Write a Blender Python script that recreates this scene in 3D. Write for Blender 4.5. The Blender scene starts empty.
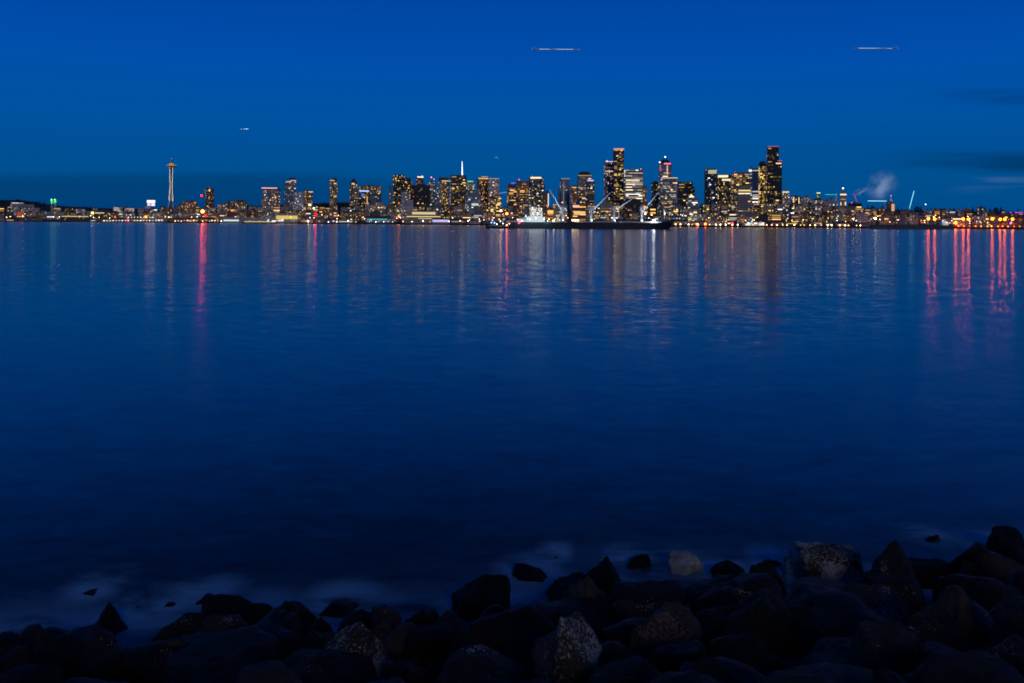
import bpy, bmesh, math, random
import numpy as np
from mathutils import Vector, Matrix, noise
R = math.radians
rnd = random.Random(11)
S = bpy.context.scene
COL = S.collection

# ------------------------------------------------------------------ camera geometry
F, HY, CX, EYE, ROLL = 853.0, 222.8, 512.0, 6.0, R(0.35)
def P(px, py, D):
    """a point at distance D (along the view) seen at picture position px, py"""
    a, b = px - CX, HY - py
    a2 = a * math.cos(ROLL) - b * math.sin(ROLL)
    b2 = a * math.sin(ROLL) + b * math.cos(ROLL)
    return Vector((a2 / F * D, D, EYE + b2 / F * D))
def interp(x, tab):
    if x <= tab[0][0]: return tab[0][1]
    for (x0, y0), (x1, y1) in zip(tab, tab[1:]):
        if x <= x1: return y0 + (y1 - y0) * (x - x0) / (x1 - x0)
    return tab[-1][1]
SHORE = [(-400, 3300), (0, 2800), (320, 2300), (580, 1900), (700, 1720), (1024, 1480), (1500, 1250)]
RIDGE = [(-400, 200), (0, 200), (20, 200), (40, 203), (60, 206), (100, 208), (150, 209), (220, 208), (300, 204), (345, 202),
         (400, 207), (500, 209), (700, 207), (800, 204), (860, 208), (900, 210), (1024, 212), (1500, 214)]
def shore(px): return interp(px, SHORE)
def ground(px, D):
    off = D - shore(px)
    if off < 120: return 3.5
    D2 = shore(px) + 1200
    zr = P(px, interp(px, RIDGE), D2).z
    t = min((off - 120) / 1080, 1.0)
    return 3.5 + t * (zr - 3.5)

# ------------------------------------------------------------------ materials
def new_mat(name):
    m = bpy.data.materials.new(name); m.use_nodes = True
    nt = m.node_tree; nt.nodes.clear()
    return m, nt, nt.nodes, nt.links
def N(nodes, t, **kw):
    n = nodes.new(t)
    for k, v in kw.items():
        if k.startswith('i_'): n.inputs[k[2:].replace('_', ' ')].default_value = v
        else: setattr(n, k, v)
    return n
def math_n(nodes, links, op, a, b=None, c=None, clamp=False):
    n = nodes.new('ShaderNodeMath'); n.operation = op; n.use_clamp = clamp
    for i, v in enumerate((a, b, c)):
        if v is None: continue
        if isinstance(v, (int, float)): n.inputs[i].default_value = v
        else: links.new(v, n.inputs[i])
    return n.outputs[0]
def emit_mat(name, col, strength, sample=True):
    m, nt, nd, lk = new_mat(name)
    e = N(nd, 'ShaderNodeEmission'); e.inputs[0].default_value = (*col, 1); e.inputs[1].default_value = strength
    o = N(nd, 'ShaderNodeOutputMaterial'); lk.new(e.outputs[0], o.inputs[0])
    m.cycles.emission_sampling = 'AUTO' if sample else 'NONE'
    return m
def plain_mat(name, col, rough=.6, metal=0, var=.25, scale=.4):
    m, nt, nd, lk = new_mat(name)
    b = N(nd, 'ShaderNodeBsdfPrincipled'); o = N(nd, 'ShaderNodeOutputMaterial'); lk.new(b.outputs[0], o.inputs[0])
    tc = N(nd, 'ShaderNodeTexCoord'); nz = N(nd, 'ShaderNodeTexNoise'); nz.inputs['Scale'].default_value = scale; nz.inputs['Detail'].default_value = 5
    lk.new(tc.outputs['Object'], nz.inputs['Vector'])
    r = N(nd, 'ShaderNodeValToRGB')
    r.color_ramp.elements[0].position = .3; r.color_ramp.elements[1].position = .7
    r.color_ramp.elements[0].color = (*[c * (1 - var) for c in col], 1); r.color_ramp.elements[1].color = (*[min(1, c * (1 + var)) for c in col], 1)
    lk.new(nz.outputs[0], r.inputs[0]); lk.new(r.outputs[0], b.inputs['Base Color'])
    b.inputs['Roughness'].default_value = rough; b.inputs['Metallic'].default_value = metal
    return m
def facade_mat(name, wall, glass, fh=4.0, bay=3.4, solid=.45):
    """storey bands and window bays with unlit glass, in the building's own metres"""
    m, nt, nd, lk = new_mat(name)
    tc = N(nd, 'ShaderNodeTexCoord'); sp = N(nd, 'ShaderNodeSeparateXYZ'); lk.new(tc.outputs['Object'], sp.inputs[0])
    fz = math_n(nd, lk, 'FRACT', math_n(nd, lk, 'DIVIDE', sp.outputs[2], fh))
    fx = math_n(nd, lk, 'FRACT', math_n(nd, lk, 'DIVIDE', math_n(nd, lk, 'ADD', sp.outputs[0], sp.outputs[1]), bay))
    g = math_n(nd, lk, 'MULTIPLY', math_n(nd, lk, 'GREATER_THAN', fz, solid), math_n(nd, lk, 'GREATER_THAN', fx, .25))
    nz = N(nd, 'ShaderNodeTexNoise'); nz.inputs['Scale'].default_value = .06; nz.inputs['Detail'].default_value = 6; lk.new(tc.outputs['Object'], nz.inputs['Vector'])
    hs = N(nd, 'ShaderNodeMix', data_type='RGBA', blend_type='MULTIPLY'); hs.inputs[0].default_value = .7
    hs.inputs[6].default_value = (*wall, 1)
    rr = N(nd, 'ShaderNodeValToRGB'); rr.color_ramp.elements[0].position = .35; rr.color_ramp.elements[0].color = (.45, .45, .45, 1); rr.color_ramp.elements[1].position = .65; lk.new(nz.outputs[0], rr.inputs[0]); lk.new(rr.outputs[0], hs.inputs[7])
    mx = N(nd, 'ShaderNodeMix', data_type='RGBA'); lk.new(g, mx.inputs[0]); lk.new(hs.outputs[2], mx.inputs[6]); mx.inputs[7].default_value = (*glass, 1)
    b = N(nd, 'ShaderNodeBsdfPrincipled'); lk.new(mx.outputs[2], b.inputs['Base Color'])
    lk.new(math_n(nd, lk, 'MULTIPLY_ADD', g, -.5, .75), b.inputs['Roughness'])
    o = N(nd, 'ShaderNodeOutputMaterial'); lk.new(b.outputs[0], o.inputs[0])
    return m
FM = {
 'pale':  facade_mat('pale_concrete_facade', (.62, .58, .57), (.10, .11, .13)),
 'grey':  facade_mat('grey_concrete_facade', (.38, .37, .39), (.08, .09, .10)),
 'dark':  facade_mat('dark_glass_facade', (.10, .10, .11), (.04, .045, .05), solid=.3),
 'black': facade_mat('black_glass_facade', (.03, .03, .033), (.02, .022, .026), solid=.25),
 'blue':  facade_mat('blue_glass_facade', (.22, .28, .36), (.12, .17, .25), solid=.25),
 'brick': facade_mat('brick_facade', (.32, .15, .11), (.05, .05, .06), bay=3.0),
 'cream': facade_mat('cream_stone_facade', (.55, .47, .38), (.09, .09, .09), bay=3.0),
 'white': facade_mat('white_panel_facade', (.72, .72, .74), (.12, .13, .16), bay=4.0),
 'brown': facade_mat('brown_masonry_facade', (.24, .19, .16), (.06, .06, .06)),
}
roof_m = plain_mat('tar_roof', (.06, .06, .065), .9)
metal_m = plain_mat('painted_steel', (.35, .36, .38), .5)
dark_m = plain_mat('dark_steel', (.04, .04, .045), .5)
white_m = plain_mat('white_paint', (.75, .75, .76), .5, var=.12)
hull_m = plain_mat('dark_hull_paint', (.012, .022, .035), .5)
gold_m = plain_mat('golden_roof_paint', (.8, .42, .03), .45, var=.1)
silo_m = plain_mat('silo_concrete', (.4, .45, .4), .8)
WCOL = {'warm': (1, .60, .22), 'amber': (1, .44, .10), 'pale': (1, .77, .45), 'white': (.95, .95, 1), 'cool': (.62, .85, 1), 'yellow': (1, .66, .18), 'pink': (1, .5, .42)}
WM = {}
for k, c in WCOL.items():
    for lv, st in enumerate((.17, .60, 1.8)):
        WM[(k, lv)] = emit_mat('window_light_%s_%s' % (k, ('dim', 'mid', 'bright')[lv]), c, st, sample=False)
GL = {}
def glow(col, st):
    key = (tuple(col), st)
    if key not in GL: GL[key] = emit_mat('lamp_wall_glow', col, st)
    return GL[key]
HOT, DEEP = (1, .11, .0022), (1, .0006, .0016)
ORANGE, RED, WHITE, AMBER, PINK = (1, .23, .03), (1, .02, .07), (.9, .95, 1), (1, .45, .1), (1, .12, .22)
GREEN, CYAN, VIOLET, BLUE = (.05, .8, .2), (.25, .8, 1), (.5, .4, 1), (.1, .3, 1)

# ------------------------------------------------------------------ objects and tags
def tag(o, label=None, cat=None, group=None, kind=None):
    if label: o['label'] = label
    if cat: o['category'] = cat
    if group: o['group'] = group
    if kind: o['kind'] = kind
    return o
def empty(name, loc, rz=0):
    o = bpy.data.objects.new(name, None); COL.objects.link(o); o.location = loc; o.rotation_euler = (0, 0, rz); o.empty_display_size = 1
    return o
def mesh_obj(name, bm, mat, parent=None, smooth=False):
    me = bpy.data.meshes.new(name); bm.normal_update(); bm.to_mesh(me); bm.free()
    for m in (mat if isinstance(mat, (list, tuple)) else [mat]): me.materials.append(m)
    if smooth:
        for p in me.polygons: p.use_smooth = True
    o = bpy.data.objects.new(name, me); COL.objects.link(o)
    if parent: o.parent = parent
    return o
def inst(name, me, parent, loc, scale, rot=None):
    o = bpy.data.objects.new(name, me); COL.objects.link(o); o.parent = parent; o.location = loc; o.scale = scale
    if rot: o.rotation_euler = rot
    return o
def copy_tree(o, parent=None):
    c = o.copy(); COL.objects.link(c)
    if parent: c.parent = parent
    for ch in list(o.children): copy_tree(ch, c)
    return c
def box(bm, x0, x1, y0, y1, z0, z1, top=None):
    """a box; top = (sx, sy) shrinks the upper face about its centre"""
    cx, cy = (x0 + x1) / 2, (y0 + y1) / 2; sx, sy = top or (1, 1)
    v = [bm.verts.new(p) for p in ((x0, y0, z0), (x1, y0, z0), (x1, y1, z0), (x0, y1, z0))]
    w = [bm.verts.new((cx + (a.co.x - cx) * sx, cy + (a.co.y - cy) * sy, z1)) for a in v]
    bm.faces.new(v[::-1]); bm.faces.new(w)
    for i in range(4): bm.faces.new((v[i], v[(i + 1) % 4], w[(i + 1) % 4], w[i]))
def beam(bm, a, b, r0, r1=None, n=6):
    a, b = Vector(a), Vector(b); r1 = r0 if r1 is None else r1
    d = (b - a).normalized(); u = d.orthogonal().normalized(); w = d.cross(u)
    A = [bm.verts.new(a + (u * math.cos(t) + w * math.sin(t)) * r0) for t in [2 * math.pi * i / n for i in range(n)]]
    B = [bm.verts.new(b + (u * math.cos(t) + w * math.sin(t)) * r1) for t in [2 * math.pi * i / n for i in range(n)]]
    bm.faces.new(A[::-1]); bm.faces.new(B)
    for i in range(n): bm.faces.new((A[i], A[(i + 1) % n], B[(i + 1) % n], B[i]))
def lathe(bm, prof, n=20, c=(0, 0, 0)):
    rings = []
    for r, z in prof:
        rings.append([bm.verts.new((c[0] + r * math.cos(2 * math.pi * i / n), c[1] + r * math.sin(2 * math.pi * i / n), c[2] + z)) for i in range(n)])
    for a, b in zip(rings, rings[1:]):
        for i in range(n): bm.faces.new((a[i], a[(i + 1) % n], b[(i + 1) % n], b[i]))
    bm.faces.new(rings[0][::-1]); bm.faces.new(rings[-1])
def ball(bm, c, r, sub=2):
    bmesh.ops.create_icosphere(bm, subdivisions=sub, radius=r, matrix=Matrix.Translation(c))
def one(fn, *a, **k):
    bm = bmesh.new(); fn(bm, *a, **k); return bm
def bulb(name, parent, c, r, col, st, sub=2):
    return mesh_obj(name, one(ball, c, r, sub), glow(col, st), parent)
UNIT = {}
def unit_cube(mat):
    if mat.name not in UNIT:
        bm = one(box, -.5, .5, -.5, .5, -.5, .5); me = bpy.data.meshes.new('window_pane'); bm.to_mesh(me); bm.free(); me.materials.append(mat); UNIT[mat.name] = me
    return UNIT[mat.name]

# ------------------------------------------------------------------ buildings
PALS = {'mix': ['warm'] * 5 + ['pale'] * 3 + ['amber', 'yellow', 'white'], 'gold': ['yellow'] * 4 + ['warm'] * 3, 'amber': ['amber'] * 3 + ['warm'] * 2,
        'pale': ['pale'] * 3 + ['white'] * 2 + ['warm'], 'cool': ['white'] * 3 + ['cool'] * 2 + ['pale'], 'pinkish': ['pink'] * 2 + ['pale'] + ['warm']}
def light_face(cells_x, cells_z, style, lit, rg):
    """runs of lit cells: (row, first, count, level)"""
    runs = []
    for r in range(cells_z):
        if style == 'office':
            on = rg.random() < lit * 1.4
            i = 0
            while i < cells_x:
                if rg.random() < (.6 if on else lit * .3):
                    n = min(cells_x - i, rg.choice((1, 1, 2, 2, 3, 5))); runs.append((r, i, n, rg.choices((0, 1, 2), (5, 4, 2))[0])); i += n + rg.choice((0, 1, 1))
                else: i += 1 + rg.choice((0, 1))
        elif style == 'band':
            if rg.random() < lit:
                i = 0
                while i < cells_x:
                    n = min(cells_x - i, rg.randint(3, 9))
                    if rg.random() < .85: runs.append((r, i, n, rg.choices((0, 1, 2), (3, 5, 3))[0]))
                    i += n
        else:
            i = 0
            while i < cells_x:
                if rg.random() < lit:
                    n = 2 if rg.random() < .25 and i + 1 < cells_x else 1
                    runs.append((r, i, n, rg.choices((0, 1, 2), (6, 4, 2))[0])); i += n
                i += 1
    return runs
def building(name, label, cat, blocks, off, mat='grey', style='resid', lit=.3, pal='mix', yaw=12, dr=.8, group=None, crown=(), fh=None, seed=None, round_=False, roofbox=True, ymin=None):
    """blocks = [(px0, px1, ytop, forward metres)]; crown = details, see below"""
    rg = random.Random(seed if seed is not None else int(blocks[0][0] * 131 + blocks[0][2] * 17 + off))
    x0 = min(b[0] for b in blocks); x1 = max(b[1] for b in blocks); pc = (x0 + x1) / 2
    D = shore(pc) + off
    gz = ground(pc, D)
    base = P(pc, HY, D); az = math.atan2(base.x, D); ca = math.cos(az)
    mpp = D * ca / F                                     # metres per picture pixel across the facade
    s, c = abs(math.sin(R(yaw))), math.cos(R(yaw))
    W = (x1 - x0) * mpp / (c + dr * s)
    back = min(W * dr * .5, 30)
    root = empty(name, (base.x * (1 + back / D), D + back, gz), -az + R(yaw)); tag(root, label, cat, group)
    wins = []
    sgn = -1 if yaw > 0 else 1
    fh = fh or rg.choice((3.7, 4.0, 4.3)); bay = 2.8
    tops = {}
    for bi, (a, b, yt, fwd) in enumerate(blocks):
        w = W * (b - a) / (x1 - x0); d = w * dr if len(blocks) == 1 else min(W * dr, w * 1.1)
        cx = W * ((a + b) / 2 - pc) / (x1 - x0)
        h = P((a + b) / 2, yt, D).z - gz
        bm = bmesh.new()
        if round_: lathe(bm, [(w / 2, -3), (w / 2, h)], 20, (cx, -fwd, 0))
        else: box(bm, cx - w / 2, cx + w / 2, -d / 2 - fwd, d / 2 - fwd, -3, h)
        mesh_obj('wall', bm, FM[mat], root)
        if roofbox and not any(q[0] in ('pyr', 'dome', 'mansard', 'arch', 'slope') and (len(q) < 9) for q in crown) and h > 12:
            rw = w * rg.uniform(.25, .5); rx = cx + rg.uniform(-.2, .2) * w; rh = rg.uniform(2.0, 4.0)
            mesh_obj('roof_plant', one(box, rx - rw / 2, rx + rw / 2, -d * .2 - fwd, d * .2 - fwd, h + .01, h + rh), roof_m, root)
        tops[bi] = (cx, w, d, h, fwd)
        zmin = 2.0 if ymin is None else max(2.0, P((a + b) / 2, ymin, D).z - gz)
        nz = int((h - zmin - 1.0) / fh)
        if round_:
            nseg = 20
            for k in range(nseg):
                t = 2 * math.pi * (k + .5) / nseg
                if math.sin(t + R(yaw)) > .15: continue
                for (r, i, n, lv) in light_face(1, nz, 'resid', lit, rg):
                    rr = w / 2 * math.cos(math.pi / nseg) + .05
                    wins.append(((cx + rr * math.cos(t), -fwd + rr * math.sin(t), zmin + r * fh + fh * .55), (.14, 2 * w / 2 * math.sin(math.pi / nseg) * .9, fh * .6), lv, t))
            continue
        for face in ('front', 'side'):
            L = w if face == 'front' else d
            nx = max(1, int((L - .6) / bay)); m0 = (L - nx * bay) / 2
            if face == 'side' and s * L * F / D < 1.0: continue
            for (r, i, n, lv) in light_face(nx, nz, style, lit if face == 'front' else lit * .7, rg):
                u = -L / 2 + m0 + (i + n / 2) * bay; z = zmin + r * fh + fh * .55; hh = fh * rg.uniform(.45, .62); ww = n * bay - .8
                if face == 'front': wins.append(((cx + u, -d / 2 - fwd - .05, z), (ww, .14, hh), lv, 0))
                else: wins.append(((cx + sgn * (w / 2 + .05), u - fwd, z), (.14, ww, hh), lv, 0))
    pl = PALS[pal]
    wins.sort(key=lambda q: -(q[2] + 1) * max(q[1][0], q[1][1]) * q[1][2])
    for (loc, sc, lv, t) in wins[:90]:
        inst('lit_window', unit_cube(WM[(rg.choice(pl), lv)]), root, loc, sc, (0, 0, t) if t else None)
    if len(wins) > 90:
        bm = bmesh.new()
        for (loc, sc, lv, t) in wins[90:]:
            bmesh.ops.create_cube(bm, size=1, matrix=Matrix.Translation(loc) @ Matrix.Rotation(t, 4, 'Z') @ Matrix.Diagonal((*sc, 1)))
        tag(mesh_obj('small_lit_window', bm, WM[(pl[0], 0)], root), kind='stuff')
    for q in crown:
        k = q[0]; cx, w, d, h, fwd = tops[q[1]]
        if k == 'strip':            # ('strip', block, colour, strength, height px, below top px, u0, u1)
            _, _, col, st, hp, dp, u0, u1 = q
            hm, dm = hp * mpp, dp * mpp
            mesh_obj('crown_light', one(box, cx - w / 2 + u0 * w, cx - w / 2 + u1 * w, -d / 2 - fwd - .5, -d / 2 - fwd - .05, h - dm - hm, h - dm), glow(col, st), root)
        elif k == 'edge':           # vertical light: ('edge', block, colour, strength, u, y0 px down, y1 px down)
            _, _, col, st, u, a, b = q
            mesh_obj('facade_light', one(box, cx - w / 2 + u * w - .45 * mpp, cx - w / 2 + u * w + .45 * mpp, -d / 2 - fwd - .5, -d / 2 - fwd - .05, h - b * mpp, h - a * mpp), glow(col, st), root)
        elif k == 'beacon':         # ('beacon', block, colour, strength, u, up px, radius px)
            _, _, col, st, u, up, r = q
            x = cx - w / 2 + u * w
            mesh_obj('beacon_mast', one(beam, (x, -fwd - .5, h - 1), (x, -fwd - .5, h + up * mpp), .35), dark_m, root)
            bulb('beacon', root, (x, -fwd - .5, h + up * mpp), r * mpp, col, st)
        elif k == 'cap':            # dark box on top: ('cap', block, u0, u1, height px)
            _, _, u0, u1, hp = q
            mesh_obj('roof_cap', one(box, cx - w / 2 + u0 * w, cx - w / 2 + u1 * w, -d * .45 - fwd, d * .45 - fwd, h + .01, h + hp * mpp), dark_m, root)
        elif k == 'mansard':        # ('mansard', block, height px, shrink)
            _, _, hp, sh = q
            mesh_obj('roof', one(box, cx - w / 2, cx + w / 2, -d / 2 - fwd, d / 2 - fwd, h + .01, h + hp * mpp, (sh, sh)), dark_m, root)
        elif k == 'pyr':            # ('pyr', block, height px, material, width fraction)
            _, _, hp, mt, wf = q
            mesh_obj('roof', one(box, cx - w * wf / 2, cx + w * wf / 2, -d * wf / 2 - fwd, d * wf / 2 - fwd, h + .01, h + hp * mpp, (.06, .06)), mt, root)
        elif k == 'dome':           # ('dome', block, radius px, material, u)
            _, _, rp, mt, u = q
            r = rp * mpp
            mesh_obj('dome', one(lathe, [(r * math.cos(t), r * .9 * math.sin(t)) for t in [R(a) for a in (0, 15, 30, 45, 60, 75, 88)]], 16, (cx - w / 2 + u * w, -fwd, h + .01)), mt, root, True)
        elif k == 'arch':           # barrel roof across the front: ('arch', block, height px, material)
            _, _, hp, mt = q
            bm = bmesh.new(); n = 14; A = []; B = []
            for i in range(n + 1):
                t = math.pi * i / n; x = cx - w / 2 * math.cos(t); z = h + .01 + hp * mpp * math.sin(t)
                A.append(bm.verts.new((x, -d / 2 - fwd, z))); B.append(bm.verts.new((x, d / 2 - fwd, z)))
            for i in range(n): bm.faces.new((A[i], A[i + 1], B[i + 1], B[i]))
            bm.faces.new(A[::-1]); bm.faces.new(B)
            mesh_obj('roof', bm, mt, root)
        elif k == 'gable':          # ridge along the front: ('gable', block, height m, material)
            _, _, hm, mt = q
            bm = bmesh.new(); e = .4
            v = [bm.verts.new(p) for p in ((cx - w / 2 - e, -d / 2 - fwd - e, h + .01), (cx + w / 2 + e, -d / 2 - fwd - e, h + .01), (cx + w / 2 + e, d / 2 - fwd + e, h + .01), (cx - w / 2 - e, d / 2 - fwd + e, h + .01), (cx - w / 2 - e, -fwd, h + hm), (cx + w / 2 + e, -fwd, h + hm))]
            for f in ((0, 1, 5, 4), (2, 3, 4, 5), (3, 0, 4), (1, 2, 5), (3, 2, 1, 0)): bm.faces.new([v[i] for i in f])
            mesh_obj('roof', bm, mt, root)
        elif k == 'spire':          # ('spire', block, u, height px, colour, strength)
            _, _, u, hp, col, st = q
            x = cx - w / 2 + u * w
            mesh_obj('spire', one(beam, (x, -d * .3 - fwd, h - 1), (x - .3 * mpp, -d * .3 - fwd, h + hp * mpp), .6 * mpp, .22 * mpp), glow(col, st), root)
        elif k == 'panel':          # glowing panel for screens, windows and lit walls: ('panel', block, u0, u1, y0 px down, y1 px down, colour, strength)
            _, _, u0, u1, a, b, col, st = q
            bm = bmesh.new()
            hh = (b - a) * mpp / 3
            for i in range(3): box(bm, cx - w / 2 + u0 * w, cx - w / 2 + u1 * w, -d / 2 - fwd - .4, -d / 2 - fwd - .05, h - a * mpp - (i + 1) * hh + .25, h - a * mpp - i * hh)
            mesh_obj('glow_panel', bm, glow(col, st), root)
    return root

B = building
# --- left shore
B('apartment_tower', 'dark apartment tower beside the red lit mast, taller than its neighbours', 'tower', [(205, 214, 188.5, 0)], 420, 'dark', 'resid', .22, 'mix', crown=[('beacon', 0, RED, 6, .45, 1.2, .3)])
B('apartment_block', 'dark apartment block with many amber windows just right of the observation tower', 'building', [(182.5, 190, 201, 0), (189, 197, 201.5, 4)], 330, 'brown', 'resid', .42, 'mix')
B('apartment_block', 'dark broad apartment block with scattered amber windows right of the red lit mast', 'building', [(229, 247, 200.5, 0), (222, 231, 203, 6)], 350, 'brown', 'resid', .4, 'mix')
B('apartment_tower', 'stepped glass tower under a long flat pink lit crown', 'tower', [(263, 281, 189.5, 0), (260.5, 264.5, 197, 5)], 330, 'blue', 'resid', .42, 'mix', yaw=-14, roofbox=False,
  crown=[('cap', 0, -.07, .95, 1.6), ('strip', 0, (1, .45, .45), 1.3, .9, -1.9, -.08, .96), ('beacon', 0, WHITE, 8, .45, .4, .35)])
B('apartment_tower', 'twin slab glass tower with one lit cap lower than the other', 'tower', [(283.8, 290.5, 181.5, 3), (289.5, 296, 180, 0)], 480, 'blue', 'resid', .2, 'pale', roofbox=False,
  crown=[('strip', 0, (1, .75, .45), .9, .7, 0, 0, 1), ('cap', 1, .02, .95, 2.6), ('strip', 1, (1, .6, .5), .8, .8, 0, 0, 1)])
B('apartment_block', 'pale bluish apartment block in front of the twin slab tower', 'building', [(293, 303.5, 192, 0)], 300, 'white', 'resid', .25, 'cool', yaw=10)
B('apartment_tower', 'amber lit apartment tower with a bright roof corner right of the pale bluish block', 'tower', [(303.5, 309, 190.5, 0), (306, 312.5, 191.5, 3)], 360, 'brown', 'resid', .5, 'mix', crown=[('strip', 1, (1, .7, .4), 1.2, .7, 0, .2, 1), ('panel', 1, .2, .7, 12.5, 15, (1, .8, .5), 1.6)])
B('apartment_tower', 'lone slim amber lit tower standing over the dark treeline', 'tower', [(329.3, 337.3, 179.5, 0)], 480, 'brown', 'resid', .5, 'mix', yaw=-18, crown=[('strip', 0, (1, .6, .35), .8, .9, .5, .1, .75), ('cap', 0, .4, .85, 1.6)])
B('apartment_tower', 'slim amber lit tower with a dark pointed roof', 'tower', [(349.6, 357.2, 183, 0)], 480, 'brown', 'resid', .46, 'mix', yaw=-16, crown=[('pyr', 0, 5, dark_m, .98), ('panel', 0, .3, .75, 0, 1.6, (1, .8, .6), .9)])
B('hotel', 'square block with a glowing blue white crown beside the pointed tower', 'building', [(357.4, 369, 190.5, 0)], 380, 'black', 'resid', .3, 'gold', roofbox=False, crown=[('strip', 0, (.45, .6, 1), 1.6, 1.0, 0, 0, .98), ('edge', 0, (1, .7, .25), .8, .8, 6, 14), ('panel', 0, .2, .5, 3, 6.5, (.1, .25, 1), .7)])
B('apartment_block', 'wide flat topped amber lit block standing behind the blue crowned one', 'building', [(358, 381.5, 185.5, 0)], 620, 'brown', 'resid', .5, 'mix', ymin=194)
B('office_block', 'blue glass block with a dark face below the wide amber lit one', 'building', [(369.5, 379, 195.5, 0)], 420, 'blue', 'resid', .07, 'cool')
B('office_block', 'pale grey midrise under the blue glass block', 'building', [(365, 376, 204.5, 0), (374, 383, 202, 5)], 240, 'pale', 'resid', .3, 'mix')
# --- central towers
B('apartment_tower', 'very thin pinkish lit tower left of the tall black double tower', 'tower', [(388.4, 391.4, 186.5, 0)], 500, 'pale', 'resid', .5, 'pinkish')
B('office_tower', 'tall black double tower with gold windows, leftmost of the dense skyline', 'tower', [(392.5, 404, 174.6, 0), (402.5, 412.3, 178, 4)], 420, 'black', 'resid', .36, 'gold', yaw=-8, roofbox=False)
B('office_tower', 'tower with a white lit top and pink beacon behind the dark block', 'tower', [(415.5, 423.5, 176.5, 0)], 620, 'dark', 'resid', .4, 'mix', roofbox=False, crown=[('strip', 0, (1, .85, .75), 1.4, 1.1, 0, .05, .95), ('beacon', 0, PINK, 8, .85, .5, .4)])
B('office_block', 'broad black block with almost no lights under the white topped tower', 'building', [(410, 430, 185, 0), (411.5, 429, 195, 6)], 360, 'black', 'resid', .07, 'amber')
B('office_block', 'plain blue grey slab without lit windows at the foot of the double tower', 'building', [(405, 413, 199.8, 0)], 250, 'white', 'resid', .02, 'cool', roofbox=False)
B('apartment_tower', 'pale midrise between the double tower and the plain slab', 'building', [(400.5, 409.5, 191.5, 0)], 330, 'pale', 'resid', .22, 'cool')
B('apartment_tower', 'pale lit tower beneath the pink crane lights', 'tower', [(427.5, 434.5, 181.5, 0)], 560, 'grey', 'resid', .45, 'pale', crown=[('beacon', 0, PINK, 9, .5, 4.3, .45), ('beacon', 0, PINK, 6, .95, 2.5, .35)])
B('office_tower', 'blue grey glass slab between the pink crane lights and the gold striped tower', 'tower', [(432.5, 439.5, 186.5, 0)], 430, 'blue', 'resid', .14, 'cool')
B('office_tower', 'dark capped tower with gold window columns left of the spired tower', 'tower', [(438.2, 449, 180.5, 0)], 520, 'grey', 'resid', .5, 'gold', roofbox=False, crown=[('cap', 0, .0, .98, 3.2), ('strip', 0, (1, .75, .4), .9, .8, 0, .2, 1)])
B('office_tower', 'wide black tower with gold windows carrying a white lit spire', 'tower', [(449.8, 466, 175, 0)], 470, 'black', 'office', .42, 'gold', yaw=6, roofbox=False, crown=[('spire', 0, .75, 14, (.85, .92, 1), 2.2)])
B('office_tower', 'brightly lit tower with a green crown strip right of the spire', 'tower', [(466, 474.5, 181, 0)], 600, 'cream', 'office', .5, 'pale', roofbox=False, crown=[('strip', 0, (.1, 1, .45), 1.1, .8, -.1, 0, .75)])
B('office_block', 'blue glass block with a rounded arch roof below the green crowned tower', 'building', [(465, 481.5, 196.5, 0)], 320, 'blue', 'resid', .25, 'cool', roofbox=False, yaw=5, crown=[('arch', 0, 4.2, FM['blue']), ('panel', 0, .35, .8, 7, 9, (1, .95, .75), .8)])
B('office_tower', 'dark tower with an amber lit brow joined to the white gridded slab', 'tower', [(476.5, 488, 178, 0)], 520, 'dark', 'resid', .3, 'amber', roofbox=False, crown=[('strip', 0, (1, .65, .2), .9, 1.0, 0, 0, 1), ('cap', 0, .35, .95, 1.4), ('strip', 0, (1, .5, .35), .8, .6, -1.5, .3, .95)])
B('apartment_tower', 'white gridded slab tower right of the amber browed dark tower', 'tower', [(487.8, 499, 178.3, 0)], 480, 'white', 'resid', .34, 'pinkish', yaw=9, roofbox=False, crown=[('beacon', 0, WHITE, 9, .97, -.8, .4), ('strip', 0, (1, .7, .5), .5, .5, 0, 0, 1)])
B('office_block', 'gold lit midrise below the white gridded slab', 'building', [(488, 495, 197.5, 4), (494, 501.5, 195.6, 0)], 280, 'brown', 'office', .6, 'gold')
B('office_tower', 'blocky dark tower with a small blue lit roof light', 'tower', [(507, 516.5, 183.5, 0)], 380, 'dark', 'office', .4, 'amber', roofbox=False, crown=[('panel', 0, .3, .75, -1.0, .6, (.08, .2, 1), 1.0)])
B('office_tower', 'square shouldered amber banded tower with a red roof beacon', 'tower', [(515.8, 528.5, 181, 0)], 430, 'brown', 'office', .48, 'amber', roofbox=False, crown=[('beacon', 0, RED, 7, .2, 1.6, .45)])
B('office_tower', 'dark stepped tower with a bright cream crown behind the lit ship bridge', 'tower', [(528.6, 543.3, 176.8, 0), (540, 545.5, 183.5, 4)], 470, 'dark', 'resid', .42, 'pale', yaw=-10, roofbox=False, crown=[('strip', 0, (1, .82, .5), 1.3, 1.6, .2, .12, .96), ('beacon', 0, RED, 4, .2, .8, .3)])
B('apartment_block', 'narrow red brick block with a white lit edge beside the cream crowned tower', 'building', [(542.5, 548.5, 192, 0)], 260, 'brick', 'resid', .15, 'amber', crown=[('edge', 0, (1, .9, .8), 1.0, .93, 1.5, 14)])
B('office_tower', 'unlit blue glass tower with a pale roof edge', 'tower', [(560, 569.5, 178.3, 0), (557.8, 561.5, 187, -3)], 440, 'blue', 'resid', .07, 'pinkish', yaw=7, roofbox=False, crown=[('strip', 0, (.6, .65, 1), .35, .9, 0, 0, 1), ('edge', 0, (.6, .7, 1), .22, .3, 3, 26)])  # lighter vertical and pale roof edge painted as faint glow strips
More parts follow.
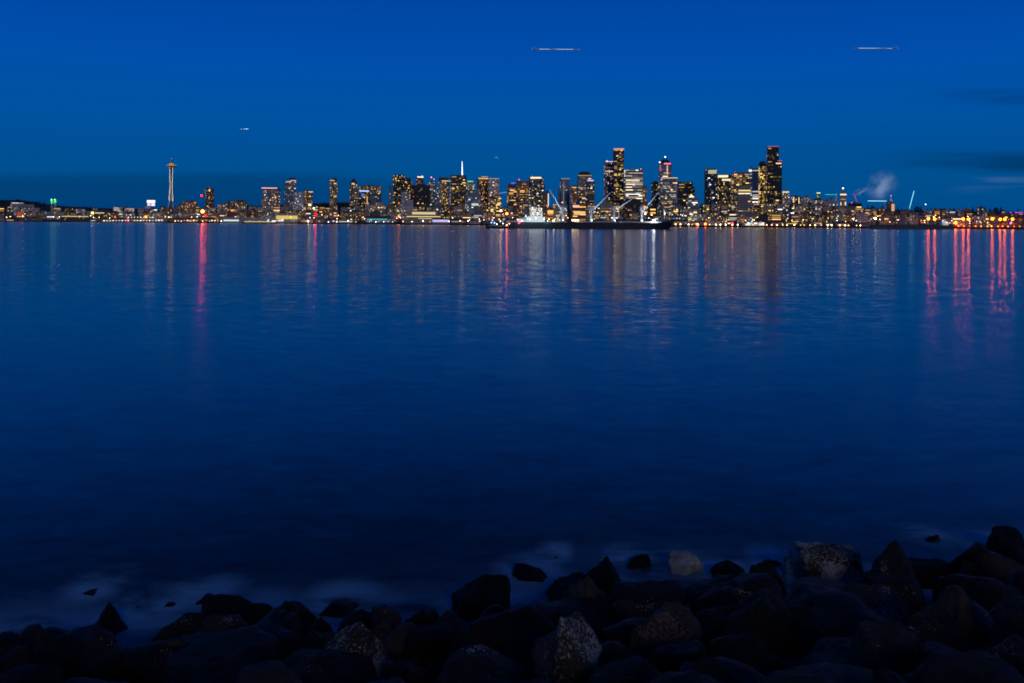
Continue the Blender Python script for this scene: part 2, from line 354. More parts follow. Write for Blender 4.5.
B('office_block', 'orange lit midrise wedged between the blue tower and the dark crowned tower', 'building', [(570, 577.5, 186, 0)], 400, 'brick', 'resid', .55, 'amber', crown=[('strip', 0, (1, .55, .2), 1.0, .9, 1, .1, .8)])
B('office_tower', 'tower with a black sloped crown and thin lit bands', 'tower', [(576.8, 591, 175, 0)], 500, 'grey', 'office', .42, 'mix', yaw=5, roofbox=False, crown=[('mansard', 0, 3.4, .62), ('strip', 0, (1, .7, .35), .6, .5, .2, 0, 1)])
B('office_tower', 'shorter tower with a violet lit crown in front of the sloped crown tower', 'tower', [(585.3, 594.5, 180, 0)], 400, 'dark', 'office', .36, 'mix', roofbox=False, crown=[('strip', 0, VIOLET, 1.3, 1.4, -.2, .05, .85)])
B('office_tower', 'bluish tower with a white roof rim touching the taller dark tower', 'tower', [(603.6, 613, 161.2, 0)], 520, 'blue', 'resid', .32, 'pinkish', roofbox=False, crown=[('strip', 0, (.95, .9, 1), .8, .8, 0, 0, 1), ('strip', 0, (1, .8, .5), .7, 1.0, 9.6, 0, 1), ('beacon', 0, WHITE, 6, .3, .4, .3)])
B('office_tower', 'second tallest tower, dark with gold bands and a flat salmon crown', 'tower', [(612.6, 623.6, 148.5, 0)], 470, 'black', 'office', .5, 'gold', yaw=4, roofbox=False, crown=[('strip', 0, (1, .42, .3), .75, 1.9, -.2, 0, 1), ('beacon', 0, RED, 5, .85, -27, .4)])
B('office_tower', 'broad tower with bright full width cream bands right of the salmon crowned tower', 'tower', [(623.8, 643, 169.2, 0)], 420, 'grey', 'band', .72, 'pale', yaw=5, roofbox=False, crown=[('beacon', 0, PINK, 7, .9, .6, .4)])
B('office_block', 'slim orange lit block right of the cream banded tower', 'building', [(642.3, 646.8, 186.5, 0)], 380, 'brown', 'resid', .5, 'amber')
B('office_block', 'grey masonry midrise left of the domed beacon tower', 'building', [(651, 658.5, 182, 0)], 430, 'brown', 'resid', .12, 'mix')
B('office_tower', 'tower with pink lit shoulders and a round white beacon on its dome', 'tower', [(658, 671.2, 162.5, 0), (658.3, 677, 177.5, 6)], 400, 'blue', 'office', .42, 'pale', yaw=6, roofbox=False,
  crown=[('dome', 0, 4.6, dark_m, .5), ('beacon', 0, (1, .85, .9), 3.5, .5, 6.2, .7), ('strip', 0, (1, .2, .3), 1.3, 1.3, .5, .35, .9), ('edge', 0, (1, .6, .65), 1.0, .62, 3, 12), ('beacon', 0, WHITE, 9, .04, .6, .5), ('edge', 0, (1, .2, .35), .7, .05, 2.5, 9), ('strip', 1, (1, .8, .5), .9, .7, .2, .05, 1)])
B('office_tower', 'flat topped black tower with gold windows low down right of the domed beacon tower', 'tower', [(677, 692.5, 181.8, 0), (690, 695, 187, 3)], 430, 'black', 'office', .36, 'gold', yaw=4, roofbox=False)
B('office_block', 'blue grey block crowned by a small glowing white dome', 'building', [(686, 699, 197.5, 0)], 260, 'blue', 'office', .4, 'pale', roofbox=False, crown=[('dome', 0, 2.7, glow((1, .95, .7), 1.1), .4)])
B('office_block', 'squat brightly lit cream block on the waterfront below the white dome', 'building', [(682.5, 700, 208.5, 0)], 150, 'cream', 'office', .8, 'pale', yaw=5)
B('office_block', 'dark barrel roofed block between the ship cranes', 'building', [(621.5, 641.5, 203, 0)], 200, 'black', 'resid', .25, 'amber', yaw=5, roofbox=False, crown=[('arch', 0, 5, FM['black'])])
B('office_block', 'rounded tan hall glowing dimly behind the second ship crane', 'building', [(600, 612, 205, 0)], 210, 'cream', 'band', .5, 'amber', yaw=5, roofbox=False, crown=[('arch', 0, 3.2, FM['cream'])])
B('office_tower', 'black topped tower with a pale square lit screen under its roof', 'tower', [(704, 717.2, 168.6, 0)], 380, 'black', 'resid', .2, 'cool', yaw=5, roofbox=False, crown=[('panel', 0, .25, .93, 1.4, 5.3, (.9, .85, .6), .55)])
B('office_tower', 'gold windowed tower with a bright cream crown next to the black topped one', 'tower', [(717, 732, 174.8, 0)], 430, 'dark', 'resid', .42, 'gold', yaw=-8, roofbox=False, crown=[('strip', 0, (1, .8, .42), 1.3, 2.2, .4, .05, .8), ('strip', 0, (1, .85, .6), 1.0, 2.0, 4.2, .35, 1)])
B('office_tower', 'flat roofed brown tower with dense gold windows behind the grey banded block', 'tower', [(732, 749, 172.2, 0)], 430, 'brown', 'office', .5, 'gold', yaw=6, roofbox=False, crown=[('beacon', 0, RED, 4, .1, .5, .3)])
B('office_block', 'grey banded block with one bright yellow floor near its roof', 'building', [(737, 750.5, 185.5, 0)], 300, 'grey', 'band', .5, 'mix', yaw=4, crown=[('strip', 0, (1, .75, .25), 1.1, 1.3, 4.6, .05, 1)])
B('office_tower', 'white lit tower with a slanted pale crown left of the round gold tower', 'tower', [(748.5, 753, 169, 0), (751, 759.5, 168, 3)], 420, 'white', 'band', .55, 'cool', yaw=5, roofbox=False, crown=[('pyr', 0, 4, dark_m, .6), ('strip', 0, (1, .85, .75), 1.4, 2.2, .4, -.1, 1)])
B('office_tower', 'round gold lit tower leaning close to the tallest black tower', 'tower', [(757.6, 767, 164.5, 0)], 380, 'black', 'resid', .62, 'gold', round_=True, roofbox=False, crown=[('dome', 0, 4.2, dark_m, .5)])
B('office_tower', 'tallest tower of the skyline, black with few lights and pink roof lamps', 'tower', [(766, 778.2, 146.5, 0), (772, 781.6, 160.8, 6), (764.8, 772, 166, -5)], 520, 'black', 'office', .19, 'gold', yaw=5, roofbox=False,
  crown=[('strip', 0, (1, .2, .45), .5, .6, -.3, 0, 1), ('strip', 1, (1, .3, .55), .5, .7, -.2, .5, 1)])
B('office_block', 'cream midrise with a glowing roof at the right foot of the tallest tower', 'building', [(781, 789.5, 191, 0)], 560, 'cream', 'resid', .4, 'pale', crown=[('strip', 0, (1, .85, .55), .9, 1.3, .4, 0, .9)])
B('apartment_block', 'dim block with two bright vertical stair lights on the right hillside', 'building', [(790.5, 800, 196, 0)], 560, 'brown', 'resid', .25, 'mix', crown=[('edge', 0, (1, .75, .45), 1.1, .2, 1, 7), ('edge', 0, (1, .8, .55), 1.0, .85, 1.5, 8)])
B('hospital', 'long pale block without many lights left of the green capped one', 'building', [(799, 809, 196.5, 0), (808, 826, 200, 3)], 520, 'pale', 'resid', .2, 'pale')
B('office_block', 'small hilltop tower with a pale green lit cap', 'building', [(815.8, 820.2, 192.8, 0)], 650, 'dark', 'resid', .3, 'mix', roofbox=False, crown=[('strip', 0, (.6, 1, .5), 1.3, 1.0, -.3, 0, 1)])
B('hospital', 'long grey hillside block between the green capped tower and the clock style tower', 'building', [(822, 838, 201, 0), (826, 834, 199, 4)], 480, 'pale', 'resid', .2, 'pale')
B('historic_tower', 'slender cream stone tower with a pyramid top and a white lantern', 'tower', [(839.6, 846.2, 193.8, 0), (836.8, 847.4, 206.5, 4)], 330, 'cream', 'office', .35, 'pale', yaw=5, roofbox=False,
  crown=[('pyr', 0, 6.2, FM['cream'], .85), ('beacon', 0, (.9, .9, 1), 8, .5, 6.0, .6), ('strip', 0, (1, .85, .6), 1.3, 1.3, .1, 0, 1), ('edge', 0, (1, .85, .55), 1.0, .12, 9, 12.3), ('edge', 0, (1, .85, .55), 1.2, .85, 8.5, 12.3), ('strip', 0, (1, .7, .35), .6, .7, 5.5, .1, .8)])
B('office_block', 'dark yellow banded block behind the pink crane right of the stone tower', 'building', [(847.5, 862, 203.2, 0)], 420, 'black', 'band', .5, 'gold', yaw=4, crown=[('beacon', 0, RED, 9, .3, .6, .55)])
B('warehouse', 'pale boxy building with one large lit bay near the right shore', 'building', [(855.5, 867.5, 213.2, 0)], 130, 'white', 'resid', .3, 'pale', yaw=4)
B('unfinished_tower', 'dark unfinished tower under the cyan crane, lit orange on one side', 'tower', [(886.5, 891.5, 200.5, 0), (890.5, 894.5, 202.5, 3)], 480, 'brown', 'resid', .1, 'amber', roofbox=False, crown=[('panel', 1, .05, .9, 1.5, 9.5, (1, .5, .22), .8), ('beacon', 1, WHITE, 30, .95, -3.5, .5), ('beacon', 0, PINK, 4, .9, 5.5, .35)])  # orange lit side is painted on as a glowing panel
l = bpy.data.lights.new('tower_spotlight', 'SPOT'); l.energy = 6e5; l.color = (.55, .78, 1); l.spot_size = R(75); l.shadow_soft_size = 1  # added spot, aimed up to brighten the steam plume
_o = bpy.data.objects['unfinished_tower']; _d = shore(893) + 480
o = bpy.data.objects.new('floodlight', l); COL.objects.link(o); o.parent = _o; _w = P(893, 200, _d) + Vector((0, -8, 0)); _t = P(878, 184, _d + 80)
_m = Matrix.Translation(_o.location) @ Matrix.Rotation(_o.rotation_euler.z, 4, 'Z'); o.location = _m.inverted() @ _w; o.rotation_euler = (_m.inverted().to_3x3() @ (_t - _w)).to_track_quat('-Z', 'Y').to_euler()
B('apartment_block', 'white speckled midrise standing highest above the orange container quay', 'building', [(976, 985.5, 207.3, 0)], 330, 'dark', 'resid', .5, 'cool', yaw=5)
B('apartment_block', 'plain grey midrise left of the white speckled one above the orange quay', 'building', [(962.5, 971.5, 208.6, 0)], 360, 'grey', 'resid', .15, 'pale', yaw=5)
B('control_tower', 'small white lit tower between the orange floodlights', 'tower', [(957.6, 960.4, 209.8, 0)], 300, 'white', 'resid', .6, 'pale')
B('stadium', 'low dark stadium with a long purple light along its roof', 'building', [(1006, 1030, 212.5, 0)], 500, 'dark', 'resid', .06, 'mix', yaw=3, roofbox=False, crown=[('strip', 0, (.75, .08, .9), 1.2, .8, -.3, .12, .72)])
B('terminal_shed', 'long blue white cruise terminal with a yellow lit glass hall', 'terminal', [(222, 276, 217.5, 0), (275, 299, 213.5, 6)], 45, 'white', 'resid', .12, 'cool', yaw=3, dr=.25, roofbox=False,
  crown=[('panel', 1, .03, .95, 2.2, 6.0, (1, .72, .16), .75), ('strip', 0, (1, .75, .3), .8, .7, 4, .4, .98), ('strip', 0, (.75, 1, .95), .9, 1.5, 2.4, .02, .3), ('panel', 0, .92, 1.0, 3, 5.6, (1, .95, .7), 1.6), ('panel', 1, .1, .35, 6.5, 8.3, (.9, .85, 1), 1.0)])
B('market_hall', 'long low hall with a cream lit upper floor on the central waterfront', 'hall', [(411, 438, 211.3, 0), (404, 442, 215.6, 8)], 60, 'cream', 'band', .6, 'pale', yaw=3, dr=.3, roofbox=False, crown=[('panel', 0, .02, .9, .8, 3.2, (1, .85, .5), .75), ('strip', 1, (1, .75, .3), 1.0, .8, .6, .05, .95)])
B('pier_shed', 'pier shed with a teal lit row of doors left of the cream lit hall', 'shed', [(366, 391, 217.8, 0)], 25, 'blue', 'resid', .4, 'cool', yaw=2, dr=.35, roofbox=False, crown=[('strip', 0, (.12, .75, .75), .55, 1.0, 1.1, .02, .85), ('gable', 0, 4, roof_m)])
B('pier_shed', 'pier shed washed in blue violet light right of the cream lit hall', 'shed', [(432, 449.5, 219.3, 0)], 25, 'white', 'resid', .1, 'cool', yaw=2, dr=.35, roofbox=False, crown=[('panel', 0, .02, .98, .5, 2.8, (.6, .55, 1), 1.0), ('gable', 0, 3, roof_m)])  # violet light wash is a glowing panel over the front
B('pavilion', 'warm glowing waterfront pavilion with a round red sign', 'pavilion', [(572, 586, 205.5, 0)], 120, 'brick', 'band', .7, 'amber', yaw=3, roofbox=False, crown=[('beacon', 0, RED, 9, .42, -2.2, 1.2), ('strip', 0, (.75, .6, 1), 1.1, 1.0, -.3, .0, .5), ('panel', 0, .1, .95, 6, 9, (1, .6, .25), 1.0)])
B('pavilion', 'orange glowing pavilion between the lit ship bridge and its first crane', 'pavilion', [(546.5, 554, 209.5, 0)], 110, 'brick', 'band', .5, 'amber', yaw=3, crown=[('panel', 0, .1, .9, .8, 4.2, (1, .5, .12), 1.4)])
B('grain_hall', 'low block with a reddish lit front on the far left shore', 'building', [(15.5, 24.5, 211.5, 0)], 110, 'brick', 'resid', .06, 'amber', yaw=3, roofbox=False, crown=[('panel', 0, .1, .9, .5, 5, (1, .22, .18), .3), ('strip', 0, (1, .55, .12), .9, .9, 5.4, .1, 1)])  # reddish light on the front comes from a glowing panel
B('warehouse', 'long bluish warehouse with a white lit roof edge on the far left hillside', 'building', [(10, 24.5, 202.6, 0)], 520, 'white', 'resid', .1, 'amber', yaw=3, dr=.4, roofbox=False, crown=[('strip', 0, (.85, .85, 1), .9, .8, .1, .1, .6), ('strip', 0, (1, .7, .3), .6, .6, .2, .62, .9)])
B('warehouse', 'unlit pale blue warehouse right of the white edged one on the left hillside', 'building', [(24.5, 34, 204.5, 0)], 520, 'white', 'resid', .03, 'cool', yaw=3, dr=.4, roofbox=False)
B('storage_shed', 'long dark shed with an unbroken yellow light strip left of the pier lamps', 'shed', [(60, 89, 215.5, 0)], 60, 'dark', 'resid', .06, 'mix', yaw=2, dr=.3, roofbox=False, crown=[('strip', 0, (1, .8, .35), .8, .8, .6, .05, .98)])
B('office_block', 'dark block with one bright white floor right of the round yellow light', 'building', [(93.5, 106, 211.5, 0)], 150, 'dark', 'resid', .1, 'mix', yaw=3, crown=[('strip', 0, (1, .9, .6), .9, .8, 1.2, .05, .85), ('beacon', 0, (1, .75, .25), 2.2, -.12, -1.6, 1.5)])
B('arena', 'low domed arena lit white at its side beneath the white glowing board', 'arena', [(144, 151, 208.5, 0)], 450, 'pale', 'resid', .1, 'pale', yaw=3, roofbox=False, crown=[('dome', 0, 3.4, white_m, .5), ('beacon', 0, (1, .9, .65), 14, .62, -.6, 1.0)])

# --- filler rows between the named buildings: three rows behind one another
LAND = [(0, 'the left edge'), (20, 'the reddish lit block'), (54, 'the twin green silos'), (75, 'the yellow strip shed'), (100, 'the white floored block'), (128, 'the red globe lamp'), (151, 'the white glowing board'), (171, 'the observation tower'),
        (202, 'the red lit mast'), (228, 'the broad dark apartment block'), (262, 'the pink crowned tower'), (290, 'the twin slab tower'), (315, 'the red wharf sign'), (333, 'the lone slim tower'), (353, 'the pointed roof tower'), (380, 'the wide amber block'),
        (402, 'the black double tower'), (430, 'the pink crane lights'), (458, 'the spired tower'), (482, 'the amber browed tower'), (511, 'the blue roof light tower'), (535, 'the cream crowned tower'), (564, 'the blue glass tower'),
        (590, 'the violet crowned tower'), (618, 'the salmon crowned tower'), (648, 'the slim orange block'), (665, 'the domed beacon tower'), (692, 'the glowing white dome'), (711, 'the black topped tower'), (741, 'the grey banded block'), (774, 'the tallest tower'),
        (794, 'the stair light block'), (818, 'the green capped tower'), (843, 'the slender stone tower'), (861, 'the pale boxy building'), (890, 'the unfinished tower'), (911, 'the cyan luffing crane'), (934, 'the barge lamps'), (959, 'the small white tower'), (981, 'the white speckled midrise')]
ORD = ['first', 'second', 'third', 'fourth', 'fifth', 'sixth', 'seventh', 'eighth', 'ninth', 'tenth']
ROWS = [  # name, noun, depth, (width px), top table, jitter, lit table, group
 ('waterfront_shed', 'waterfront shed', 30, (9, 20), [(0, 218.5), (320, 219), (600, 221.5), (760, 222), (1024, 224)], .9, [(0, .12), (120, .2), (500, .3), (760, .45), (1024, .35)], 'low sheds along the waterfront'),
 ('lowrise_block', 'lowrise', 190, (6, 12), [(0, 213.5), (130, 213), (250, 211), (400, 212.5), (680, 214), (800, 213), (900, 216), (1024, 217)], 1.6, [(0, .14), (130, .3), (380, .25), (600, .35), (800, .4), (1024, .3)], 'lowrise blocks behind the waterfront'),
 ('midrise_block', 'midrise', 330, (5, 10), [(0, 207.5), (60, 209.5), (130, 208), (180, 206), (250, 206.5), (320, 208), (400, 206), (500, 206), (680, 204.5), (780, 203.5), (850, 207), (900, 210.5), (1024, 212)], 2.2, [(0, .16), (130, .32), (380, .25), (680, .4), (850, .32), (1024, .25)], 'midrise blocks on the slope'),
]
SKIP = {'waterfront_shed': [(60, 89), (222, 299), (366, 391), (404, 449), (742, 770), (875, 955)], 'lowrise_block': [(682, 700), (14, 25), (93, 106), (855, 868), (572, 587), (546, 554), (404, 440)], 'midrise_block': [(8, 36), (621, 642), (736, 751)]}
for name, noun, off, (w0, w1), tops, jit, lits, grp in ROWS:
    rg = random.Random(len(name) * 7 + off)
    x = -14.0; last, cnt = None, 0
    while x < 1034:
        w = rg.uniform(w0, w1) * (1.15 if x < 130 else 1); xe = x + w
        yt = interp(x + w / 2, tops) + rg.uniform(-jit, jit)
        bad = [s for s in SKIP[name] if x < s[1] and xe > s[0]]
        if bad and name != 'midrise_block': x = bad[0][1] + .5; continue
        mid = x + w / 2
        lmx = [l for l in LAND if l[0] <= max(mid, 0)][-1]
        if lmx[1] != last: last, cnt = lmx[1], 0
        lit = min(.75, interp(mid, lits) * rg.uniform(.8, 2.1))
        mt = rg.choice(('grey', 'brown', 'dark', 'pale', 'brick', 'cream', 'blue') if mid > 120 else ('grey', 'brown', 'dark', 'pale', 'blue', 'dark'))
        hue = {'grey': 'grey', 'brown': 'brown', 'dark': 'dark', 'pale': 'pale', 'brick': 'reddish', 'cream': 'cream', 'blue': 'bluish'}[mt]
        pal = rg.choice(('mix', 'mix', 'pale', 'amber', 'gold', 'cool') if mid < 700 else ('mix', 'amber', 'gold', 'pale'))
        wc = {'mix': 'warm', 'pale': 'pale', 'amber': 'amber', 'gold': 'golden', 'cool': 'whitish'}[pal]
        crown = []
        if noun == 'waterfront shed' and rg.random() < .6: crown.append(('gable', 0, rg.uniform(2, 4), roof_m))
        if noun == 'waterfront shed' and rg.random() < .35: crown.append(('strip', 0, WCOL[rg.choice(('warm', 'amber', 'white', 'yellow'))], rg.choice((.4, .8)), .6, 1.4, .1, rg.uniform(.5, .9)))
        if noun == 'midrise' and rg.random() < .12: crown.append(('strip', 0, WCOL['warm'], .7, .7, .3, .1, .9))
        style = rg.choice(('resid', 'resid', 'office', 'band') if noun != 'waterfront shed' else ('resid',))
        building(name, '%s %s with %s windows, %s %s right of %s' % (hue, noun, wc, ORD[cnt], noun, lmx[1]), 'shed' if 'shed' in name else 'building',
                 [(x, xe, yt, 0)], off + rg.uniform(-12, 12), mt, style, lit, pal, yaw=rg.choice((-12, -6, 6, 10, 14)) if 'shed' not in name else 2, dr=.8 if 'shed' not in name else .5, group=grp, crown=crown, roofbox='shed' not in name)
        cnt += 1
        x = xe + (rg.uniform(.0, .5) if rg.random() < .75 else rg.uniform(1, 4))

# ------------------------------------------------------------------ single structures on the skyline
# observation tower
D = shore(171) + 500; p = P(171.3, 206, D); m = D / F; zb = ground(171, D)
t = tag(empty('observation_tower', (p.x, D, zb)), 'tall slender observation tower with a golden lit saucer on three white legs', 'tower')
zt = P(171, 167.6, D).z - zb
bm = bmesh.new(); lathe(bm, [(1.2 * m * .6, -2), (.55 * m, zt * .6), (.6 * m, zt)], 8); mesh_obj('core', bm, dark_m, t)
for k in range(3):
    a = R(90 + 120 * k); bm = bmesh.new(); pts = []
    for i in range(13):
        u = i / 12; r = m * (1.35 + 5.2 * (max(0, .62 - u) ** 1.6) + 2.6 * max(0, u - .66) ** 1.5); pts.append(Vector((r * math.cos(a), r * math.sin(a), zt * u - 2 * (u == 0))))
    for q0, q1 in zip(pts, pts[1:]): beam(bm, q0, q1, .38 * m)
    mesh_obj('leg', bm, white_m, t)
bm = bmesh.new(); lathe(bm, [(1.6 * m, zt - .1 * m), (4.4 * m, zt + .7 * m), (4.9 * m, zt + 1.4 * m), (4.6 * m, zt + 1.9 * m), (2, zt + 2.0 * m)], 28); mesh_obj('saucer', bm, plain_mat('black_saucer', (.012, .012, .012), .6), t)
bm = bmesh.new(); lathe(bm, [(3.9 * m, zt + 2.02 * m), (2.6 * m, zt + 2.7 * m), (2.2 * m, zt + 3.7 * m), (1.3 * m, zt + 4.3 * m), (.3 * m, zt + 4.6 * m)], 28); mesh_obj('roof', bm, gold_m, t)
bm = bmesh.new(); beam(bm, (0, 0, zt + 4.4 * m), (0, 0, zt + 8.6 * m), .25 * m, .08 * m); mesh_obj('spire', bm, dark_m, t)
bulb('beacon', t, (0, 0, zt + 8.7 * m), .22 * m, RED, 3)
bm = bmesh.new(); lathe(bm, [(4.0 * m, zt + 2.03 * m), (4.5 * m, zt + 2.03 * m), (4.5 * m, zt + 2.25 * m), (4.0 * m, zt + 2.25 * m)], 28); mesh_obj('rim_light', bm, glow((1, .5, .06), .9), t)
for k in range(4):
    a = R(45 + 90 * k); l = bpy.data.lights.new('roof_floodlight', 'SPOT'); l.energy = 9e3; l.color = (1, .72, .25); l.spot_size = R(80); l.shadow_soft_size = .3
    o = bpy.data.objects.new('floodlight', l); COL.objects.link(o); o.parent = t; o.location = (4.4 * m * math.cos(a), 4.4 * m * math.sin(a), zt + 3.4 * m)
    o.rotation_euler = Vector((-math.cos(a), -math.sin(a), -.05)).to_track_quat('-Z', 'Y').to_euler()
for sx in (-1, 1):
    l = bpy.data.lights.new('tower_spotlight', 'SPOT'); l.energy = 8e5; l.color = (1, .78, .36); l.spot_size = R(50); l.shadow_soft_size = 1
    o = bpy.data.objects.new('floodlight', l); COL.objects.link(o); o.parent = t; o.location = (sx * 60, -70, 30)
    d = Vector((0, 0, zt * .62)) - Vector(o.location); o.rotation_euler = d.to_track_quat('-Z', 'Y').to_euler()
# twin silos
for i, (px, which) in enumerate(((52, 'left'), (55.3, 'right'))):
    D = shore(px) + 420; p = P(px, 205, D); m = D / F; zb = ground(px, D); h = P(px, 199.6, D).z - zb
    t = tag(empty('silo', (p.x, D, zb)), 'green floodlit silo with a white lamp on top, %s one of the twin pair' % which, 'silo', 'twin green silos')
    mesh_obj('drum', one(lathe, [(1.15 * m, -2), (1.15 * m, h), (.4 * m, h + .5 * m)], 16), silo_m, t)
    bulb('roof_lamp', t, (0, -1.3 * m, h + .2 * m), .35 * m, (.75, 1, .75), 3)
    l = bpy.data.lights.new('silo_floodlight', 'SPOT'); l.energy = 2.5e5; l.color = (.02, 1, .2); l.spot_size = R(28); l.shadow_soft_size = .6
    o = bpy.data.objects.new('floodlight', l); COL.objects.link(o); o.parent = t; o.location = (0, -45, h - 4); o.rotation_euler = Vector((0, 45, 1)).to_track_quat('-Z', 'Y').to_euler()
# white glowing board
D = shore(151) + 480; p = P(151, 206, D); m = D / F; zb = ground(151, D); h0 = P(151, 206, D).z - zb; h1 = P(151, 200.2, D).z - zb
t = tag(empty('light_board', (p.x, D, zb), -math.atan2(p.x, D)), 'big white glowing board standing on posts above the low arena', 'sign')
hm_ = (h1 - h0) / 2
mesh_obj('screen', one(box, -3.8 * m, 3.8 * m, -1, 0, h0 + hm_ + .25 * m, h1), glow((.88, .80, 1), 1.5), t)
mesh_obj('screen', one(box, -3.4 * m, -.4 * m, -1, 0, h0 + .3 * m, h0 + hm_ - .15 * m), glow((.88, .78, 1), 1.0), t)
mesh_obj('screen', one(box, .2 * m, 3.6 * m, -1, 0, h0, h0 + hm_ - .15 * m), glow((.92, .75, 1), 1.2), t)
mesh_obj('frame', one(box, -4.1 * m, 4.1 * m, .02, 2, h0 - .3 * m, h1 + .3 * m), dark_m, t)
for sx in (-1, 1): mesh_obj('post', one(beam, (sx * 2.5 * m, 1, -2), (sx * 2.5 * m, 1, h0), .3 * m), dark_m, t)
# masts with lamps
def lamp_mast(name, label, cat, px, py, off, r_px, col, st, group=None, arm=False, D=None, base=None):
    D = D or shore(px) + off; p = P(px, py, D); m = D / F
    zb = ground(px, D) if base is None else base
    t = tag(empty(name, (p.x, D, zb)), label, cat, group); h = max(p.z - zb, 1.5)
    mesh_obj('post', one(beam, (0, .5, -.5), (0, .5, h + r_px * m * .6), max(.12, .1 * m), max(.08, .07 * m)), dark_m, t)
    mesh_obj('lamp_hood', one(box, -r_px * m * .8, r_px * m * .8, -r_px * m * .5, r_px * m * .9, h + r_px * m * 1.02, h + r_px * m * 1.3), dark_m, t)
    bulb('bulb', t, (0, 0, h), r_px * m, col, st)
    return t
lamp_mast('beacon_mast', 'thin mast with a glaring red beacon left of the dark apartment tower', 'mast', 201.6, 195.6, 300, .8, DEEP, 260)
lamp_mast('flood_lamp', 'largest orange white glare on the left shore, under the red beacon mast', 'lamp', 202.6, 211.4, 60, 1.7, (1, .2, .03), 14)
lamp_mast('signal_lamp', 'red lamp at the right foot of the big orange glare', 'lamp', 205.6, 215.5, 40, .8, DEEP, 90)
lamp_mast('globe_lamp', 'large dark red globe lamp low among the left pier lights', 'lamp', 128, 220, 12, 1.2, (1, .05, .08), 3.5)
lamp_mast('globe_lamp', 'small red globe lamp on the shore left of the pier lights', 'lamp', 115, 217.5, 60, .8, (1, .08, .12), 2.6)
lamp_mast('flood_lamp', 'orange glow above the left pier lights', 'lamp', 145.8, 216.7, 30, 1.1, ORANGE, 6)
lamp_mast('wharf_sign', 'upright red neon sign on the wharf under the lone slim tower', 'sign', 315.6, 214.5, 25, 1.0, DEEP, 26)
lamp_mast('flood_lamp', 'single white lamp above the red wharf sign', 'lamp', 313.8, 208.2, 120, .6, WHITE, 22)
lamp_mast('flood_lamp', 'white glare low on the wharf left of the red wharf sign', 'lamp', 308.2, 221.3, 8, .5, (1, .9, .8), 150)
lamp_mast('flood_lamp', 'orange red glare at the corner of the teal lit pier', 'lamp', 399, 216.5, 25, 1.0, (1, .1, .03), 9)
lamp_mast('flood_lamp', 'upper of two orange glares above the workboat', 'lamp', 501, 210.6, 90, .9, (1, .36, .1), 26)
lamp_mast('flood_lamp', 'lower of two orange glares above the workboat', 'lamp', 506.8, 213.6, 60, 1.1, (1, .08, .006), 45)
lamp_mast('flood_lamp', 'lone white light standing on the hilltop far right of the cranes', 'lamp', 925.6, 204.4, 700, .45, WHITE, 5)
lamp_mast('flood_lamp', 'left one of two orange shore lamps right of the ship bow', 'lamp', 697, 224.2, 8, .9, (1, .1, .008), 22)
lamp_mast('flood_lamp', 'right one of two orange shore lamps right of the ship bow', 'lamp', 705.3, 224.0, 8, .9, (1, .1, .008), 30)
lamp_mast('signal_lamp', 'pink red shore lamp left of the white ferry', 'lamp', 732.2, 223.4, 8, .8, (1, .004, .012), 40)
lamp_mast('flood_lamp', 'greenish white shore lamp left of the dark barge', 'lamp', 875.5, 218.5, 60, 1.0, (.9, 1, .35), 8)
lamp_mast('flood_lamp', 'purple lamp low on the quay below the stadium', 'lamp', 1011.3, 223.3, 60, 1.0, (.8, .12, 1), 12)
lamp_mast('signal_lamp', 'small teal lamp at the water near the left end of the barge', 'lamp', 874, 228.0, -20, .35, (.15, 1, .7), 45, base=.6)
MASTS = [(928.4, 218.7, 150), (934.7, 219.2, 220), (955.6, 222.8, 280), (963.2, 219.0, 190), (968.5, 219.2, 210), (992.3, 218.9, 380), (1000.3, 219.4, 60), (1004.8, 219.3, 130), (1012.6, 219.1, 120)]
for i, (px, py, st) in enumerate(MASTS):
    lamp_mast('floodlight_mast', 'tall mast with a glaring orange floodlight on the right quay, %s from the left' % ORD[i], 'lamp', px, py, 18 + (i * 7) % 20, 1.2, HOT, st, 'orange floodlight masts on the quay')
rg = random.Random(5)
for i in range(20): lamp_mast('pier_lamp', 'small white lamp post in the long even lower row on the left pier', 'lamp', 104 + i * 3.05, 220.6, 6, .38, (1, .86, .72), 2.6 if i % 3 else 4.5, 'lower row of left pier lamps')
for i in range(15): lamp_mast('pier_lamp', 'small white lamp post in the even upper row on the left pier', 'lamp', 128.5 + i * 3.05, 217.3, 45, .36, (1, .86, .68), 2.4 if i % 4 else 4, 'upper row of left pier lamps')
for i in range(16): lamp_mast('pier_lamp', 'small pale lamp post along the shore between observation tower and cruise terminal', 'lamp', 175 + i * 3.1 + rg.uniform(-.6, .6), 220.8 + rg.uniform(-.4, .4), 8, .4, rg.choice(((1, .8, .55), (1, .9, .8), (1, .5, .2))), rg.choice((2, 4, 8)), 'shore lamps below the observation tower')
for i in range(18): lamp_mast('pier_lamp', 'small warm lamp post along the central shore left of the ship', 'lamp', 320 + i * 9.3 + rg.uniform(-2, 2), 221.4 + rg.uniform(-.8, .6), 8, .38, rg.choice(((1, .8, .55), (1, .55, .3), (.8, .85, 1), (1, .4, .3))), rg.choice((3, 8, 20)), 'warm lamps along the central shore')
for i in range(34): lamp_mast('pier_lamp', 'small amber lamp post in the dense row along the shore right of the ship', 'lamp', 676 + i * 5.6 + rg.uniform(-1.5, 1.5), 225.2 + i * .03 + rg.uniform(-.7, .5), 8, .45, rg.choice(((1, .6, .2), (1, .5, .15), (1, .75, .4), (1, .35, .15))), rg.choice((4, 10, 26, 55)), 'amber lamps right of the ship')
for i in range(13): lamp_mast('pier_lamp', 'small orange lamp post low on the container quay edge', 'lamp', 953 + i * 5.6 + rg.uniform(-1, 1), 226.6 + rg.uniform(-.5, .5), 8, .45, ORANGE, rg.choice((4, 10, 20)), 'orange lamps on the quay edge')
